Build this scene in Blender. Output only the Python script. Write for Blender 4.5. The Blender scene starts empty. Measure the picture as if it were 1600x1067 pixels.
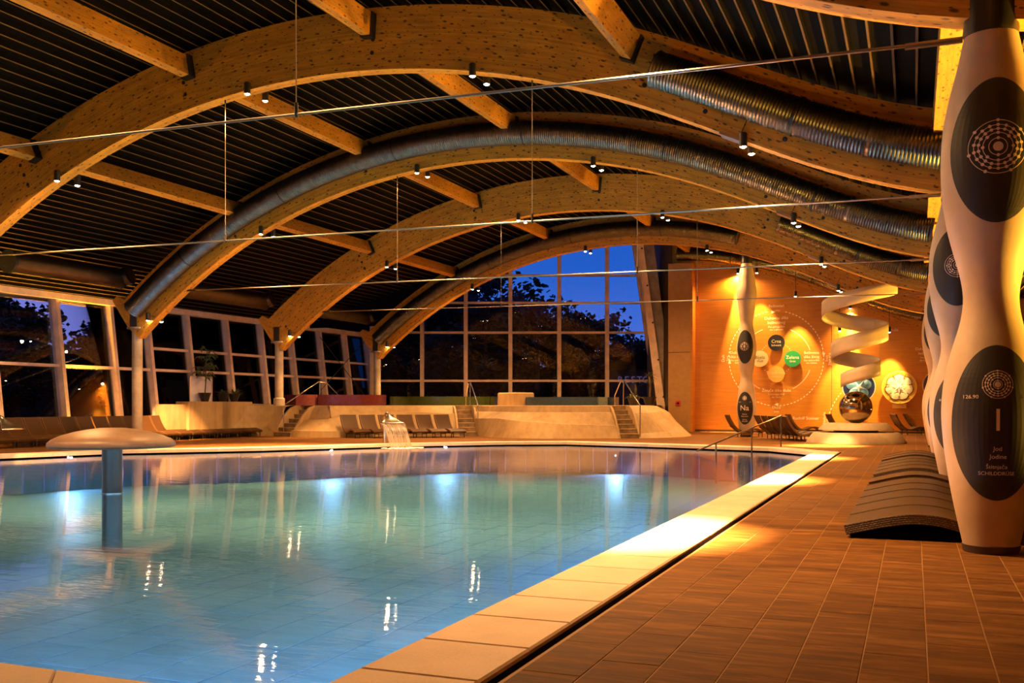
import bpy, bmesh, math, random
import numpy as np
from mathutils import Vector, Matrix
random.seed(7)
PI = math.pi
C = bpy.context.scene.collection
SC = bpy.context.scene

# ------------------------------------------------------------------ camera, world, exposure
F_PX = 1556.0
YAW = math.atan(628 / F_PX)
S_, C_ = math.sin(YAW), math.cos(YAW)
EYE = 1.35
cd = bpy.data.cameras.new('camera'); cam = bpy.data.objects.new('camera', cd); C.objects.link(cam)
cam.location = (0, 0, EYE); cam.rotation_euler = (PI / 2, 0, YAW)
cd.sensor_width = 36; cd.lens = F_PX / 1600 * 36; cd.shift_y = 98.5 / 1600; cd.clip_end = 400; cd.clip_start = .05
SC.camera = cam
SC.view_settings.view_transform = 'Standard'; SC.view_settings.look = 'None'
SC.view_settings.gamma = 1; SC.view_settings.use_curve_mapping = False
SC.view_settings.exposure = 1.5

W = bpy.data.worlds.new('dusk'); SC.world = W; W.use_nodes = True
nt = W.node_tree; nt.nodes.clear()
o_ = nt.nodes.new('ShaderNodeOutputWorld'); b_ = nt.nodes.new('ShaderNodeBackground')
tc = nt.nodes.new('ShaderNodeTexCoord'); sx = nt.nodes.new('ShaderNodeSeparateXYZ'); cr = nt.nodes.new('ShaderNodeValToRGB')
nz = nt.nodes.new('ShaderNodeTexNoise'); nz.inputs['Scale'].default_value = 3.0
ad = nt.nodes.new('ShaderNodeMath'); ad.operation = 'MULTIPLY_ADD'; ad.inputs[1].default_value = .06
nt.links.new(tc.outputs['Generated'], sx.inputs[0]); nt.links.new(tc.outputs['Generated'], nz.inputs['Vector'])
nt.links.new(nz.outputs['Fac'], ad.inputs[0]); nt.links.new(sx.outputs['Z'], ad.inputs[2])
nt.links.new(ad.outputs[0], cr.inputs[0])
e = cr.color_ramp.elements
e[0].position = .0; e[0].color = (.19, .21, .52, 1)
e[1].position = .30; e[1].color = (.010, .055, .33, 1)
m = e.new(.10); m.color = (.05, .12, .50, 1)
m = e.new(.18); m.color = (.014, .085, .43, 1)
m = e.new(.75); m.color = (.008, .022, .13, 1)
gx_ = nt.nodes.new('ShaderNodeMapRange'); gx_.inputs[1].default_value = -.40; gx_.inputs[2].default_value = -.85; gx_.interpolation_type = 'SMOOTHSTEP'
gz_ = nt.nodes.new('ShaderNodeMapRange'); gz_.inputs[1].default_value = .5; gz_.inputs[2].default_value = .02
gm_ = nt.nodes.new('ShaderNodeMath'); gm_.operation = 'MULTIPLY'; gc_ = nt.nodes.new('ShaderNodeMix'); gc_.data_type = 'RGBA'; gc_.inputs[7].default_value = (.21, .20, .60, 1)
nt.links.new(sx.outputs['X'], gx_.inputs[0]); nt.links.new(sx.outputs['Z'], gz_.inputs[0]); nt.links.new(gx_.outputs[0], gm_.inputs[0]); nt.links.new(gz_.outputs[0], gm_.inputs[1])
nt.links.new(gm_.outputs[0], gc_.inputs[0]); nt.links.new(cr.outputs[0], gc_.inputs[6])   # the western sky keeps a lilac afterglow
nt.links.new(gc_.outputs[2], b_.inputs[0]); b_.inputs[1].default_value = .53
nt.links.new(b_.outputs[0], o_.inputs[0])

LAMP_W = 8500.0        # narrow beam of every ceiling spotlight
FLOOD_W = 520.0       # wide part of the same lamp
LAMP_COL = (1.0, .50, .17)
POOL_W = 260.0
POOL_COL = (.32, .60, 1.0)
WASH_W = 800.0
FILL_W = 6000.0          # added fill lamps along both long sides, brightening the beam undersides
FILL_COL = (1.0, .50, .05)

# ------------------------------------------------------------------ measuring helpers (camera calibration of the photograph)
def on_Y(px, py, Y):
    r = (px - 800) / F_PX; X = (r * Y * C_ - Y * S_) / (C_ + r * S_); d = -X * S_ + Y * C_
    return Vector((X, Y, EYE + (632 - py) * d / F_PX))
def on_D(px, py, d):
    xc = (px - 800) / F_PX * d
    return Vector((xc * C_ - d * S_, xc * S_ + d * C_, EYE + (632 - py) * d / F_PX))

# ------------------------------------------------------------------ object helpers
def tag(o, label=None, cat=None, group=None, kind=None):
    if label: o['label'] = label
    if cat: o['category'] = cat
    if group: o['group'] = group
    if kind: o['kind'] = kind
    return o
def empty(name, loc=(0, 0, 0), rz=0, parent=None):
    o = bpy.data.objects.new(name, None); C.objects.link(o); o.location = loc; o.rotation_euler = (0, 0, rz); o.empty_display_size = .1
    if parent: o.parent = parent
    return o
def link(name, me, parent=None, loc=(0, 0, 0), rz=0):
    o = bpy.data.objects.new(name, me); C.objects.link(o); o.location = loc; o.rotation_euler = (0, 0, rz)
    if parent: o.parent = parent
    return o
def copy_tree(o, parent=None):
    c = o.copy(); C.objects.link(c)
    if parent: c.parent = parent
    for ch in list(o.children): copy_tree(ch, c)
    return c
class MB:
    """collects simple shapes, builds one mesh"""
    def __init__(s): s.v = []; s.f = []; s.uv = {}; s.sm = set()
    def add(s, vs, fs, smooth=False):
        n = len(s.v); s.v += [tuple(v) for v in vs]
        for q in fs:
            if smooth: s.sm.add(len(s.f))
            s.f.append(tuple(i + n for i in q))
        return n
    def box(s, x0, x1, y0, y1, z0, z1, M=None):
        vs = [Vector(p) for p in ((x0, y0, z0), (x1, y0, z0), (x1, y1, z0), (x0, y1, z0), (x0, y0, z1), (x1, y0, z1), (x1, y1, z1), (x0, y1, z1))]
        if M: vs = [M @ v for v in vs]
        s.add(vs, [(0, 3, 2, 1), (4, 5, 6, 7), (0, 1, 5, 4), (1, 2, 6, 5), (2, 3, 7, 6), (3, 0, 4, 7)])
        return s
    def hexa(s, q):
        """8 corners: bottom 4, top 4"""
        s.add(q, [(0, 3, 2, 1), (4, 5, 6, 7), (0, 1, 5, 4), (1, 2, 6, 5), (2, 3, 7, 6), (3, 0, 4, 7)]); return s
    def bar(s, a, b, w, h=None, up=(0, 0, 1)):
        h = h or w; a, b = Vector(a), Vector(b); d = (b - a).normalized(); u = Vector(up)
        if abs(d.dot(u)) > .98: u = Vector((0, 1, 0))
        x = d.cross(u).normalized(); y = x.cross(d)
        q = [p + x * i * w / 2 + y * j * h / 2 for p in (a, b) for i, j in ((-1, -1), (1, -1), (1, 1), (-1, 1))]
        s.add(q, [(0, 3, 2, 1), (4, 5, 6, 7), (0, 1, 5, 4), (1, 2, 6, 5), (2, 3, 7, 6), (3, 0, 4, 7)]); return s
    def tube(s, pts, r, n=10, caps=True):
        pts = [Vector(p) for p in pts]; rs = r if isinstance(r, (list, tuple)) else [r] * len(pts)
        rings = []; px_ = None
        for i, p in enumerate(pts):
            d = (pts[min(i + 1, len(pts) - 1)] - pts[max(i - 1, 0)]).normalized()
            if px_ is None:
                u = Vector((0, 0, 1)) if abs(d.z) < .95 else Vector((0, 1, 0)); px_ = d.cross(u).normalized()
            px_ = (px_ - d * px_.dot(d)).normalized(); y = d.cross(px_)
            rings.append([p + (px_ * math.cos(t) + y * math.sin(t)) * rs[i] for t in [2 * PI * k / n for k in range(n)]])
        b = s.add([v for R in rings for v in R], [(i * n + k, i * n + (k + 1) % n, (i + 1) * n + (k + 1) % n, (i + 1) * n + k) for i in range(len(pts) - 1) for k in range(n)], True)
        if caps:
            s.add(rings[0], [tuple(range(n))[::-1]]); s.add(rings[-1], [tuple(range(n))])
        return s
    def lathe(s, prof, cx=0, cy=0, n=32, sx=1, sy=1, caps=True):
        vs = [(cx + r * math.cos(2 * PI * k / n) * sx, cy + r * math.sin(2 * PI * k / n) * sy, z) for r, z in prof for k in range(n)]
        s.add(vs, [(i * n + k, i * n + (k + 1) % n, (i + 1) * n + (k + 1) % n, (i + 1) * n + k) for i in range(len(prof) - 1) for k in range(n)], True)
        if caps:
            s.add(vs[:n], [tuple(range(n))[::-1]]); s.add(vs[-n:], [tuple(range(n))])
        return s
    def grid(s, rows, smooth=True, close=False):
        n = len(rows[0]); b = [v for R in rows for v in R]
        s.add(b, [(i * n + k, i * n + (k + 1) % n, (i + 1) * n + (k + 1) % n, (i + 1) * n + k) for i in range(len(rows) - 1) for k in range(n if close else n - 1)], smooth); return s
    def mesh(s, name, mat):
        me = bpy.data.meshes.new(name); me.from_pydata(s.v, [], s.f); me.update()
        if mat: me.materials.append(mat)
        if s.sm:
            fl = [i in s.sm for i in range(len(s.f))]; me.polygons.foreach_set('use_smooth', fl); me.set_sharp_from_angle(angle=math.radians(38))
        return me
    def build(s, name, mat, parent=None, loc=(0, 0, 0), rz=0):
        return link(name, s.mesh(name, mat), parent, loc, rz)
def fixn(o):
    bm = bmesh.new(); bm.from_mesh(o.data); bmesh.ops.recalc_face_normals(bm, faces=bm.faces[:]); bm.to_mesh(o.data); bm.free(); return o
def bevel(o, w=.01, seg=2):
    m = o.modifiers.new('bevel', 'BEVEL'); m.width = w; m.segments = seg; m.limit_method = 'ANGLE'; return o
ORD = ['first', 'second', 'third', 'fourth', 'fifth', 'sixth', 'seventh', 'eighth', 'ninth', 'tenth', 'eleventh', 'twelfth', 'thirteenth', 'fourteenth', 'fifteenth', 'sixteenth', 'seventeenth', 'eighteenth', 'nineteenth', 'twentieth', 'twenty-first', 'twenty-second', 'twenty-third', 'twenty-fourth']

# ------------------------------------------------------------------ materials
def nodes(name):
    m = bpy.data.materials.new(name); m.use_nodes = True; t = m.node_tree
    return m, t, t.nodes['Principled BSDF']
def N(t, typ, **k):
    n = t.nodes.new(typ)
    for a, v in k.items():
        if a in n.inputs: n.inputs[a].default_value = v
        else: setattr(n, a, v)
    return n
def noise(t, vec, scale, detail=4, rough=.6):
    n = N(t, 'ShaderNodeTexNoise'); n.inputs['Scale'].default_value = scale; n.inputs['Detail'].default_value = detail; n.inputs['Roughness'].default_value = rough
    if vec: t.links.new(vec, n.inputs['Vector'])
    return n
def mapped(t, scale, coord='Object'):
    c = N(t, 'ShaderNodeTexCoord'); mp = N(t, 'ShaderNodeMapping'); mp.inputs['Scale'].default_value = scale
    t.links.new(c.outputs[coord], mp.inputs[0]); return mp.outputs[0]
def ramp(t, fac, stops):
    r = N(t, 'ShaderNodeValToRGB'); el = r.color_ramp.elements
    while len(el) > 1: el.remove(el[-1])
    for i, (p, c) in enumerate(stops):
        x = el[0] if i == 0 else el.new(p)
        x.position = p; x.color = (c[0], c[1], c[2], 1)
    t.links.new(fac, r.inputs[0]); return r.outputs[0]
def mixc(t, fac, a, b, blend='MIX'):
    n = N(t, 'ShaderNodeMix'); n.data_type = 'RGBA'; n.blend_type = blend
    for sock, v in ((n.inputs[0], fac), (n.inputs[6], a), (n.inputs[7], b)):
        if hasattr(v, 'is_linked') or isinstance(v, bpy.types.NodeSocket): t.links.new(v, sock)
        else: sock.default_value = v if isinstance(v, (int, float)) else (v[0], v[1], v[2], 1)
    return n.outputs[2]
def math_(t, op, a, b=0.0, c=None):
    n = N(t, 'ShaderNodeMath'); n.operation = op
    for i, v in enumerate((a, b) if c is None else (a, b, c)):
        if isinstance(v, bpy.types.NodeSocket): t.links.new(v, n.inputs[i])
        else: n.inputs[i].default_value = v
    return n.outputs[0]
def bump(t, p, h, strength=.3, dist=.01):
    b = N(t, 'ShaderNodeBump'); b.inputs['Strength'].default_value = strength; b.inputs['Distance'].default_value = dist
    t.links.new(h, b.inputs['Height']); t.links.new(b.outputs[0], p.inputs['Normal'])
def plain(name, col, rough=.5, metal=0.0, var=.12, vscale=3.0, bumps=0.0, spec=.5, emit=None, es=1.0):
    m, t, p = nodes(name); p.inputs['Roughness'].default_value = rough; p.inputs['Metallic'].default_value = metal
    p.inputs['Specular IOR Level'].default_value = spec
    n = noise(t, mapped(t, (1, 1, 1)), vscale)
    lo = [max(0, c * (1 - var)) for c in col]; hi = [min(1, c * (1 + var)) for c in col]
    t.links.new(ramp(t, n.outputs['Fac'], [(.3, lo), (.7, hi)]), p.inputs['Base Color'])
    if bumps: bump(t, p, noise(t, mapped(t, (1, 1, 1)), vscale * 8).outputs['Fac'], bumps, .01)
    if emit: p.inputs['Emission Color'].default_value = (*emit, 1); p.inputs['Emission Strength'].default_value = es
    return m

def wood_mat(name, base, dark, lam=.04, knots=True):
    m, t, p = nodes(name)
    uv = N(t, 'ShaderNodeUVMap').outputs[0]
    def mp(s):
        q = N(t, 'ShaderNodeMapping'); q.inputs['Scale'].default_value = s; t.links.new(uv, q.inputs[0]); return q.outputs[0]
    g = noise(t, mp((.8, 22, 1)), 1.0, 6, .7)
    big = noise(t, mp((.35, 1.2, 1)), 1.0, 3)
    col = ramp(t, g.outputs['Fac'], [(.25, dark), (.62, base)])
    col = mixc(t, .5, col, ramp(t, big.outputs['Fac'], [(.3, [c * .7 for c in base]), (.7, [min(1, c * 1.2) for c in base])]), 'MULTIPLY') if False else mixc(t, .35, col, ramp(t, big.outputs['Fac'], [(.3, dark), (.7, base)]))
    # lamella joints
    s = N(t, 'ShaderNodeSeparateXYZ'); t.links.new(uv, s.inputs[0])
    fr = math_(t, 'FRACT', math_(t, 'DIVIDE', s.outputs['Y'], lam))
    ln = math_(t, 'LESS_THAN', fr, .07)
    col = mixc(t, math_(t, 'MULTIPLY', ln, .45), col, [c * .35 for c in dark])
    # one board from the next
    w = N(t, 'ShaderNodeTexWhiteNoise'); w.noise_dimensions = '1D'; t.links.new(math_(t, 'FLOOR', math_(t, 'DIVIDE', s.outputs['Y'], lam)), w.inputs['W'])
    md = noise(t, mp((1.6, 5, 1)), 1.0, 5, .7)
    col = mixc(t, ramp(t, md.outputs['Fac'], [(.42, (0, 0, 0)), (.68, (.55, .55, .55))]), col, [c * .45 for c in dark])
    col = mixc(t, .22, col, ramp(t, w.outputs['Value'], [(0, dark), (1, [min(1, c * 1.25) for c in base])]))
    if knots:
        for sc, th in (((2.3, 6.0, 1), .13), ((3.7, 9.5, 1), .10)):
            v = N(t, 'ShaderNodeTexVoronoi'); v.voronoi_dimensions = '2D'; v.inputs['Scale'].default_value = 1.0; t.links.new(mp(sc), v.inputs['Vector'])
            k = ramp(t, v.outputs['Distance'], [(th * .55, (1, 1, 1)), (th, (0, 0, 0))])
            col = mixc(t, math_(t, 'MULTIPLY', k, .9), col, (.022, .006, .0012))
    t.links.new(col, p.inputs['Base Color']); p.inputs['Roughness'].default_value = .62
    bump(t, p, g.outputs['Fac'], .15, .005)
    return m
M = {}
M['wood'] = wood_mat('glulam_pine', (.72, .34, .024), (.34, .13, .007))
M['wood_dark'] = wood_mat('larch_purlin', (.62, .28, .024), (.32, .12, .008), .06)
M['mullion'] = plain('pale_timber', (.70, .50, .36), .6, var=.2, vscale=2.0)
def deck_mat():
    m, t, p = nodes('wood_grain_stone_tile')
    oi = N(t, 'ShaderNodeObjectInfo'); geo = N(t, 'ShaderNodeNewGeometry')
    def mp(s):
        q = N(t, 'ShaderNodeMapping'); q.inputs['Scale'].default_value = s
        off = N(t, 'ShaderNodeCombineXYZ'); t.links.new(math_(t, 'MULTIPLY', oi.outputs['Random'], 37.0), off.inputs[0]); t.links.new(math_(t, 'MULTIPLY', oi.outputs['Random'], 11.0), off.inputs[1])
        t.links.new(off.outputs[0], q.inputs['Location']); t.links.new(geo.outputs['Position'], q.inputs[0]); return q.outputs[0]
    g = noise(t, mp((1.1, 7, 1)), 1.0, 7, .7); g.inputs['Distortion'].default_value = 1.2
    fine = noise(t, mp((6, 60, 1)), 1.0, 4, .6)
    col = ramp(t, g.outputs['Fac'], [(.32, (.040, .013, .002)), (.5, (.15, .060, .011)), (.66, (.30, .138, .038))])
    col = mixc(t, .22, col, ramp(t, fine.outputs['Fac'], [(.35, (.055, .02, .004)), (.65, (.19, .085, .024))]))
    col = mixc(t, .18, col, ramp(t, oi.outputs['Random'], [(0, (.065, .024, .005)), (1, (.18, .08, .022))]))
    t.links.new(col, p.inputs['Base Color'])
    t.links.new(ramp(t, g.outputs['Fac'], [(.3, (.58, .58, .58)), (.7, (.75, .75, .75))]), p.inputs['Roughness'])
    p.inputs['Specular IOR Level'].default_value = .12
    bump(t, p, fine.outputs['Fac'], .12, .003)
    return m
M['deck'] = deck_mat()
M['grout'] = plain('sand_grout_slab', (.30, .16, .06), .7, var=.2, vscale=.8)
def coping_mat():
    m, t, p = nodes('sandstone_coping')
    oi = N(t, 'ShaderNodeObjectInfo'); geo = N(t, 'ShaderNodeNewGeometry')
    n = noise(t, None, 1.6, 6, .62); t.links.new(geo.outputs['Position'], n.inputs['Vector'])
    n2 = noise(t, None, 60, 3); t.links.new(geo.outputs['Position'], n2.inputs['Vector'])
    col = ramp(t, n.outputs['Fac'], [(.3, (.54, .38, .25)), (.55, (.68, .50, .36)), (.75, (.74, .56, .42))])
    col = mixc(t, .18, col, ramp(t, oi.outputs['Random'], [(0, (.54, .38, .26)), (1, (.76, .58, .44))]))
    col = mixc(t, .2, col, ramp(t, n2.outputs['Fac'], [(.4, (.50, .35, .23)), (.6, (.74, .56, .42))]))
    t.links.new(col, p.inputs['Base Color']); p.inputs['Roughness'].default_value = .55
    bump(t, p, n2.outputs['Fac'], .1, .003); return m
M['coping'] = coping_mat()
M['black'] = plain('black_gap', (.003, .002, .002), 1.0, spec=0.0)
M['blacksteel'] = plain('black_painted_steel', (.012, .011, .010), .4)
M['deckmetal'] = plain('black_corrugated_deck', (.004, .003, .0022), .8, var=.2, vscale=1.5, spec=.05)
M['rib'] = plain('lit_lower_flange', (.11, .062, .024), .6, var=.2, spec=.1)  # same black deck; browner colour stands for light caught on the flange undersides
M['steel'] = plain('brushed_steel', (.62, .58, .53), .22, 1.0, var=.08)
M['rod'] = plain('galvanised_rod', (.36, .32, .28), .34, 1.0, var=.1)
M['chrome'] = plain('mirror_polished_steel', (.44, .34, .22), .09, 1.0, var=.02)
M['concrete'] = plain('raw_concrete', (.30, .235, .165), .8, var=.3, vscale=2.5, bumps=.15)
def plaster_mat():
    m, t, p = nodes('sculpted_sandy_concrete')
    geo = N(t, 'ShaderNodeNewGeometry')
    n = noise(t, None, .9, 6, .65); t.links.new(geo.outputs['Position'], n.inputs['Vector'])
    q = N(t, 'ShaderNodeMapping'); q.inputs['Scale'].default_value = (5, 5, .7); t.links.new(geo.outputs['Position'], q.inputs[0])
    n2 = noise(t, q.outputs[0], 1.0, 5, .6)
    col = ramp(t, n.outputs['Fac'], [(.3, (.24, .145, .055)), (.5, (.36, .235, .105)), (.72, (.45, .315, .155))])
    col = mixc(t, .35, col, ramp(t, n2.outputs['Fac'], [(.3, (.19, .11, .04)), (.7, (.46, .32, .16))]))
    t.links.new(col, p.inputs['Base Color']); p.inputs['Roughness'].default_value = .6
    bump(t, p, n2.outputs['Fac'], .12, .02); return m
M['plaster'] = plaster_mat()
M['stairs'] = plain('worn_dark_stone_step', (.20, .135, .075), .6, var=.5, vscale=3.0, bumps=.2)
def orange_mat():
    m, t, p = nodes('orange_brushed_plaster')
    a = noise(t, mapped(t, (.5, .5, 9)), 1.6, 6, .65); b = noise(t, mapped(t, (1, 1, 1)), .5, 4)
    col = ramp(t, a.outputs['Fac'], [(.25, (.36, .12, .004)), (.75, (.64, .265, .010))])
    col = mixc(t, .4, col, ramp(t, b.outputs['Fac'], [(.3, (.38, .125, .004)), (.7, (.64, .26, .012))]))
    t.links.new(col, p.inputs['Base Color']); p.inputs['Roughness'].default_value = .55
    bump(t, p, a.outputs['Fac'], .1, .01); return m
M['orange'] = orange_mat()
M['ochre'] = plain('ochre_wall_paint', (.40, .21, .06), .6, var=.12)
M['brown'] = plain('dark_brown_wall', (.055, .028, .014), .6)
M['darkplaster'] = plain('dim_ochre_render', (.20, .10, .04), .7)
M['cream'] = plain('cream_resin_shell', (.46, .34, .23), .42, var=.10, vscale=2.2)
M['inkblack'] = plain('matt_black_print', (.014, .011, .010), .5)
M['print'] = plain('pale_pink_print', (.78, .62, .52), .5, var=.03)
M['wallprint'] = plain('cream_wall_lettering', (.88, .78, .58), .5, var=.03)
M['walldim'] = plain('buff_wall_lettering', (.74, .47, .17), .5, var=.03)
M['ribbon'] = plain('off_white_ribbon', (.40, .31, .21), .5, var=.04)
M['stone'] = plain('pale_cast_stone', (.34, .25, .15), .6, var=.15, bumps=.1)
M['tilepool'] = None
def wicker():
    m, t, p = nodes('dark_brown_wicker')
    uv = N(t, 'ShaderNodeUVMap').outputs[0]
    q = N(t, 'ShaderNodeMapping'); q.inputs['Scale'].default_value = (17, 17, 1); t.links.new(uv, q.inputs[0])
    br = N(t, 'ShaderNodeTexBrick'); br.inputs['Scale'].default_value = 1.0; br.inputs['Mortar Size'].default_value = .09; br.inputs['Mortar Smooth'].default_value = .6
    br.inputs['Brick Width'].default_value = .62; br.inputs['Row Height'].default_value = .34; br.offset = .5
    br.inputs['Color1'].default_value = (.15, .062, .015, 1); br.inputs['Color2'].default_value = (.075, .030, .007, 1); br.inputs['Mortar'].default_value = (.010, .006, .004, 1)
    t.links.new(q.outputs[0], br.inputs['Vector'])
    t.links.new(br.outputs['Color'], p.inputs['Base Color']); p.inputs['Roughness'].default_value = .38
    p.inputs['Specular IOR Level'].default_value = .3
    inv = math_(t, 'SUBTRACT', 1.0, br.outputs['Fac']); bump(t, p, inv, .8, .006)
    return m
M['wicker'] = wicker()
M['slat'] = plain('smooth_brown_weave', (.055, .023, .006), .5, var=.2, vscale=40, spec=.3)
M['rimlight_edge'] = plain('wicker_edge_rim_light', (.11, .052, .017), .4, var=.3, vscale=60)  # paler colour imitates rim light along the lounger edges
M['pot'] = plain('black_plant_pot', (.015, .012, .010), .35)
M['leaf'] = plain('dark_green_leaf', (.055, .085, .018), .45, var=.4, vscale=8)
M['leafy'] = plain('yellow_green_leaf', (.22, .24, .03), .45, var=.3, vscale=8)
M['bark'] = plain('bark', (.10, .065, .035), .8, var=.3)
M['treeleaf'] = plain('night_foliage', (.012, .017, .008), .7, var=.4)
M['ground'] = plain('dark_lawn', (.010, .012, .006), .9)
M['duct'] = plain('galvanised_spiral_duct', (.17, .165, .16), .32, 1.0, var=.25, vscale=5)
M['ductdark'] = plain('dull_main_duct', (.12, .09, .06), .40, 1.0, var=.15)
M['white'] = plain('white_board', (.60, .56, .62), .5)
def emis(name, col, s):
    m = bpy.data.materials.new(name); m.use_nodes = True; t = m.node_tree; t.nodes.clear()
    o = t.nodes.new('ShaderNodeOutputMaterial'); e = t.nodes.new('ShaderNodeEmission'); e.inputs[0].default_value = (*col, 1); e.inputs[1].default_value = s
    t.links.new(e.outputs[0], o.inputs[0]); return m
M['bulb'] = emis('lit_bulb', (1, .72, .42), 40)
M['poolbulb'] = emis('lit_pool_lamp', (.75, .85, 1), 2.5)
M['sign'] = emis('violet_sign_letters', (.42, .30, .75), .07)
def thin(name, ior, tint, rough=0.0, bumpf=None):
    m = bpy.data.materials.new(name); m.use_nodes = True; t = m.node_tree; t.nodes.clear()
    o = t.nodes.new('ShaderNodeOutputMaterial'); mx = t.nodes.new('ShaderNodeMixShader'); tr = t.nodes.new('ShaderNodeBsdfTransparent'); gl = t.nodes.new('ShaderNodeBsdfGlossy')
    fr = t.nodes.new('ShaderNodeFresnel'); fr.inputs[0].default_value = ior
    tr.inputs[0].default_value = (*tint, 1); gl.inputs['Roughness'].default_value = rough
    t.links.new(fr.outputs[0], mx.inputs[0]); t.links.new(tr.outputs[0], mx.inputs[1]); t.links.new(gl.outputs[0], mx.inputs[2]); t.links.new(mx.outputs[0], o.inputs[0])
    if bumpf: bumpf(t, gl, fr)
    return m
M['glass'] = thin('window_glass', 1.38, (.93, .95, .97))
def wbump(t, gl, fr):
    geo = t.nodes.new('ShaderNodeNewGeometry')
    a = noise(t, None, 1.7, 3, .5); t.links.new(geo.outputs['Position'], a.inputs['Vector'])
    q = N(t, 'ShaderNodeMapping'); q.inputs['Rotation'].default_value = (0, 0, -YAW); q.inputs['Scale'].default_value = (1.6, 7, 1); t.links.new(geo.outputs['Position'], q.inputs[0])
    b = noise(t, q.outputs[0], 1.0, 3, .55)
    h = math_(t, 'ADD', math_(t, 'MULTIPLY', a.outputs['Fac'], .5), b.outputs['Fac'])
    bp = t.nodes.new('ShaderNodeBump'); bp.inputs['Strength'].default_value = .10; bp.inputs['Distance'].default_value = .02
    t.links.new(h, bp.inputs['Height']); t.links.new(bp.outputs[0], gl.inputs['Normal']); t.links.new(bp.outputs[0], fr.inputs['Normal'])
M['water'] = thin('still_pool_water', 1.333, (.62, .84, .90), .03, wbump)
def pooltile():
    m, t, p = nodes('pale_blue_pool_tile')
    oi = N(t, 'ShaderNodeObjectInfo'); geo = N(t, 'ShaderNodeNewGeometry')
    q = N(t, 'ShaderNodeMapping'); q.inputs['Scale'].default_value = (1.2, 6, 1); t.links.new(geo.outputs['Position'], q.inputs[0])
    n = noise(t, q.outputs[0], 1.0, 5, .6)
    col = ramp(t, n.outputs['Fac'], [(.3, (.06, .125, .19)), (.7, (.10, .19, .275))])
    col = mixc(t, .25, col, ramp(t, oi.outputs['Random'], [(0, (.055, .12, .185)), (1, (.105, .195, .28))]))
    t.links.new(col, p.inputs['Base Color']); p.inputs['Roughness'].default_value = .5; return m
M['tilepool'] = pooltile()
M['poolbed'] = plain('dark_pool_grout', (.012, .025, .035), .8)
def fall():
    m = bpy.data.materials.new('falling_water'); m.use_nodes = True; t = m.node_tree; t.nodes.clear()
    o = t.nodes.new('ShaderNodeOutputMaterial'); mx = t.nodes.new('ShaderNodeMixShader'); tr = t.nodes.new('ShaderNodeBsdfTransparent'); p = t.nodes.new('ShaderNodeBsdfPrincipled')
    p.inputs['Base Color'].default_value = (.42, .35, .29, 1); p.inputs['Roughness'].default_value = .25
    uv = N(t, 'ShaderNodeUVMap').outputs[0]; q = N(t, 'ShaderNodeMapping'); q.inputs['Scale'].default_value = (28, 1.2, 1); t.links.new(uv, q.inputs[0])
    n = noise(t, q.outputs[0], 1.0, 4, .6)
    f = ramp(t, n.outputs['Fac'], [(.35, (.22, .22, .22)), (.65, (.82, .82, .82))])
    t.links.new(f, mx.inputs[0]); t.links.new(tr.outputs[0], mx.inputs[1]); t.links.new(p.outputs[0], mx.inputs[2]); t.links.new(mx.outputs[0], o.inputs[0]); return m
M['fall'] = fall()
M['foam'] = plain('white_foam', (.85, .82, .78), .5, var=.1, vscale=10)
def mosaic(name, col):
    m, t, p = nodes(name)
    br = N(t, 'ShaderNodeTexBrick'); br.inputs['Scale'].default_value = 1.0; br.offset = 0; br.inputs['Brick Width'].default_value = .05; br.inputs['Row Height'].default_value = .05; br.inputs['Mortar Size'].default_value = .004
    br.inputs['Color1'].default_value = (*col, 1); br.inputs['Color2'].default_value = (*[c * .7 for c in col], 1); br.inputs['Mortar'].default_value = (*[c * .4 for c in col], 1)
    uv = N(t, 'ShaderNodeUVMap').outputs[0]; t.links.new(uv, br.inputs['Vector'])
    t.links.new(br.outputs['Color'], p.inputs['Base Color']); p.inputs['Roughness'].default_value = .25; return m

def set_uv(me, fn):
    """fn(vertex_co, face_normal) -> (u, v)"""
    l = me.uv_layers.new(name='UVMap')
    for pl in me.polygons:
        for li in pl.loop_indices:
            l.data[li].uv = fn(me.vertices[me.loops[li].vertex_index].co, pl.normal)

# ------------------------------------------------------------------ arch and roof profile
_r_lo = np.array([(-8., 8.02), (-7.26, 7.77), (-6.28, 7.48), (-5.32, 7.17), (-4.71, 6.92), (-3.67, 6.44), (-3.29, 6.26), (-2.39, 5.86), (-1.71, 5.55), (-1.05, 5.3), (-.28, 5.08), (.42, 4.89), (1.5, 4.72), (3, 4.66)])
_r_up = np.array([(-8., 9.24), (-7.26, 9.1), (-6.28, 8.84), (-5.32, 8.55), (-4.59, 8.22), (-3.81, 7.95), (-2.95, 7.53), (-2.39, 7.25), (-1.31, 6.78), (-.28, 6.45), (.34, 6.27), (1.5, 6.08), (3, 6.0)])
_pl, _pu = np.polyfit(*_r_lo.T, 5), np.polyfit(*_r_up.T, 5)
def _blend(X, a, b, x0, x1):
    w = min(1, max(0, (X - x0) / (x1 - x0))); w = w * w * (3 - 2 * w); return a * (1 - w) + b * w
def z_lo(X):
    c = -9.63 + math.sqrt(max(0, 17.935 ** 2 - (X + 11.636) ** 2))
    return c if X < -7.5 else _blend(X, c, float(np.polyval(_pl, min(X, 3))), -7.5, -5)
def z_up(X):
    c = -10.075 + math.sqrt(max(0, 19.655 ** 2 - (X + 11.6) ** 2))
    return c if X < -7.5 else _blend(X, c, float(np.polyval(_pu, min(X, 3))), -7.5, -5)
def z_roof(X):
    if X < -20.5: return z_up(-20.5) + (X + 20.5) * .29 + .02
    return z_up(X) + .02
ARCH_Y = [10.15, 18.15, 26.1, 34.1, 42.1, 50.0]
ARCH_NAME = ['nearest', 'second', 'third', 'fourth', 'fifth', 'farthest']
BW = .32

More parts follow.
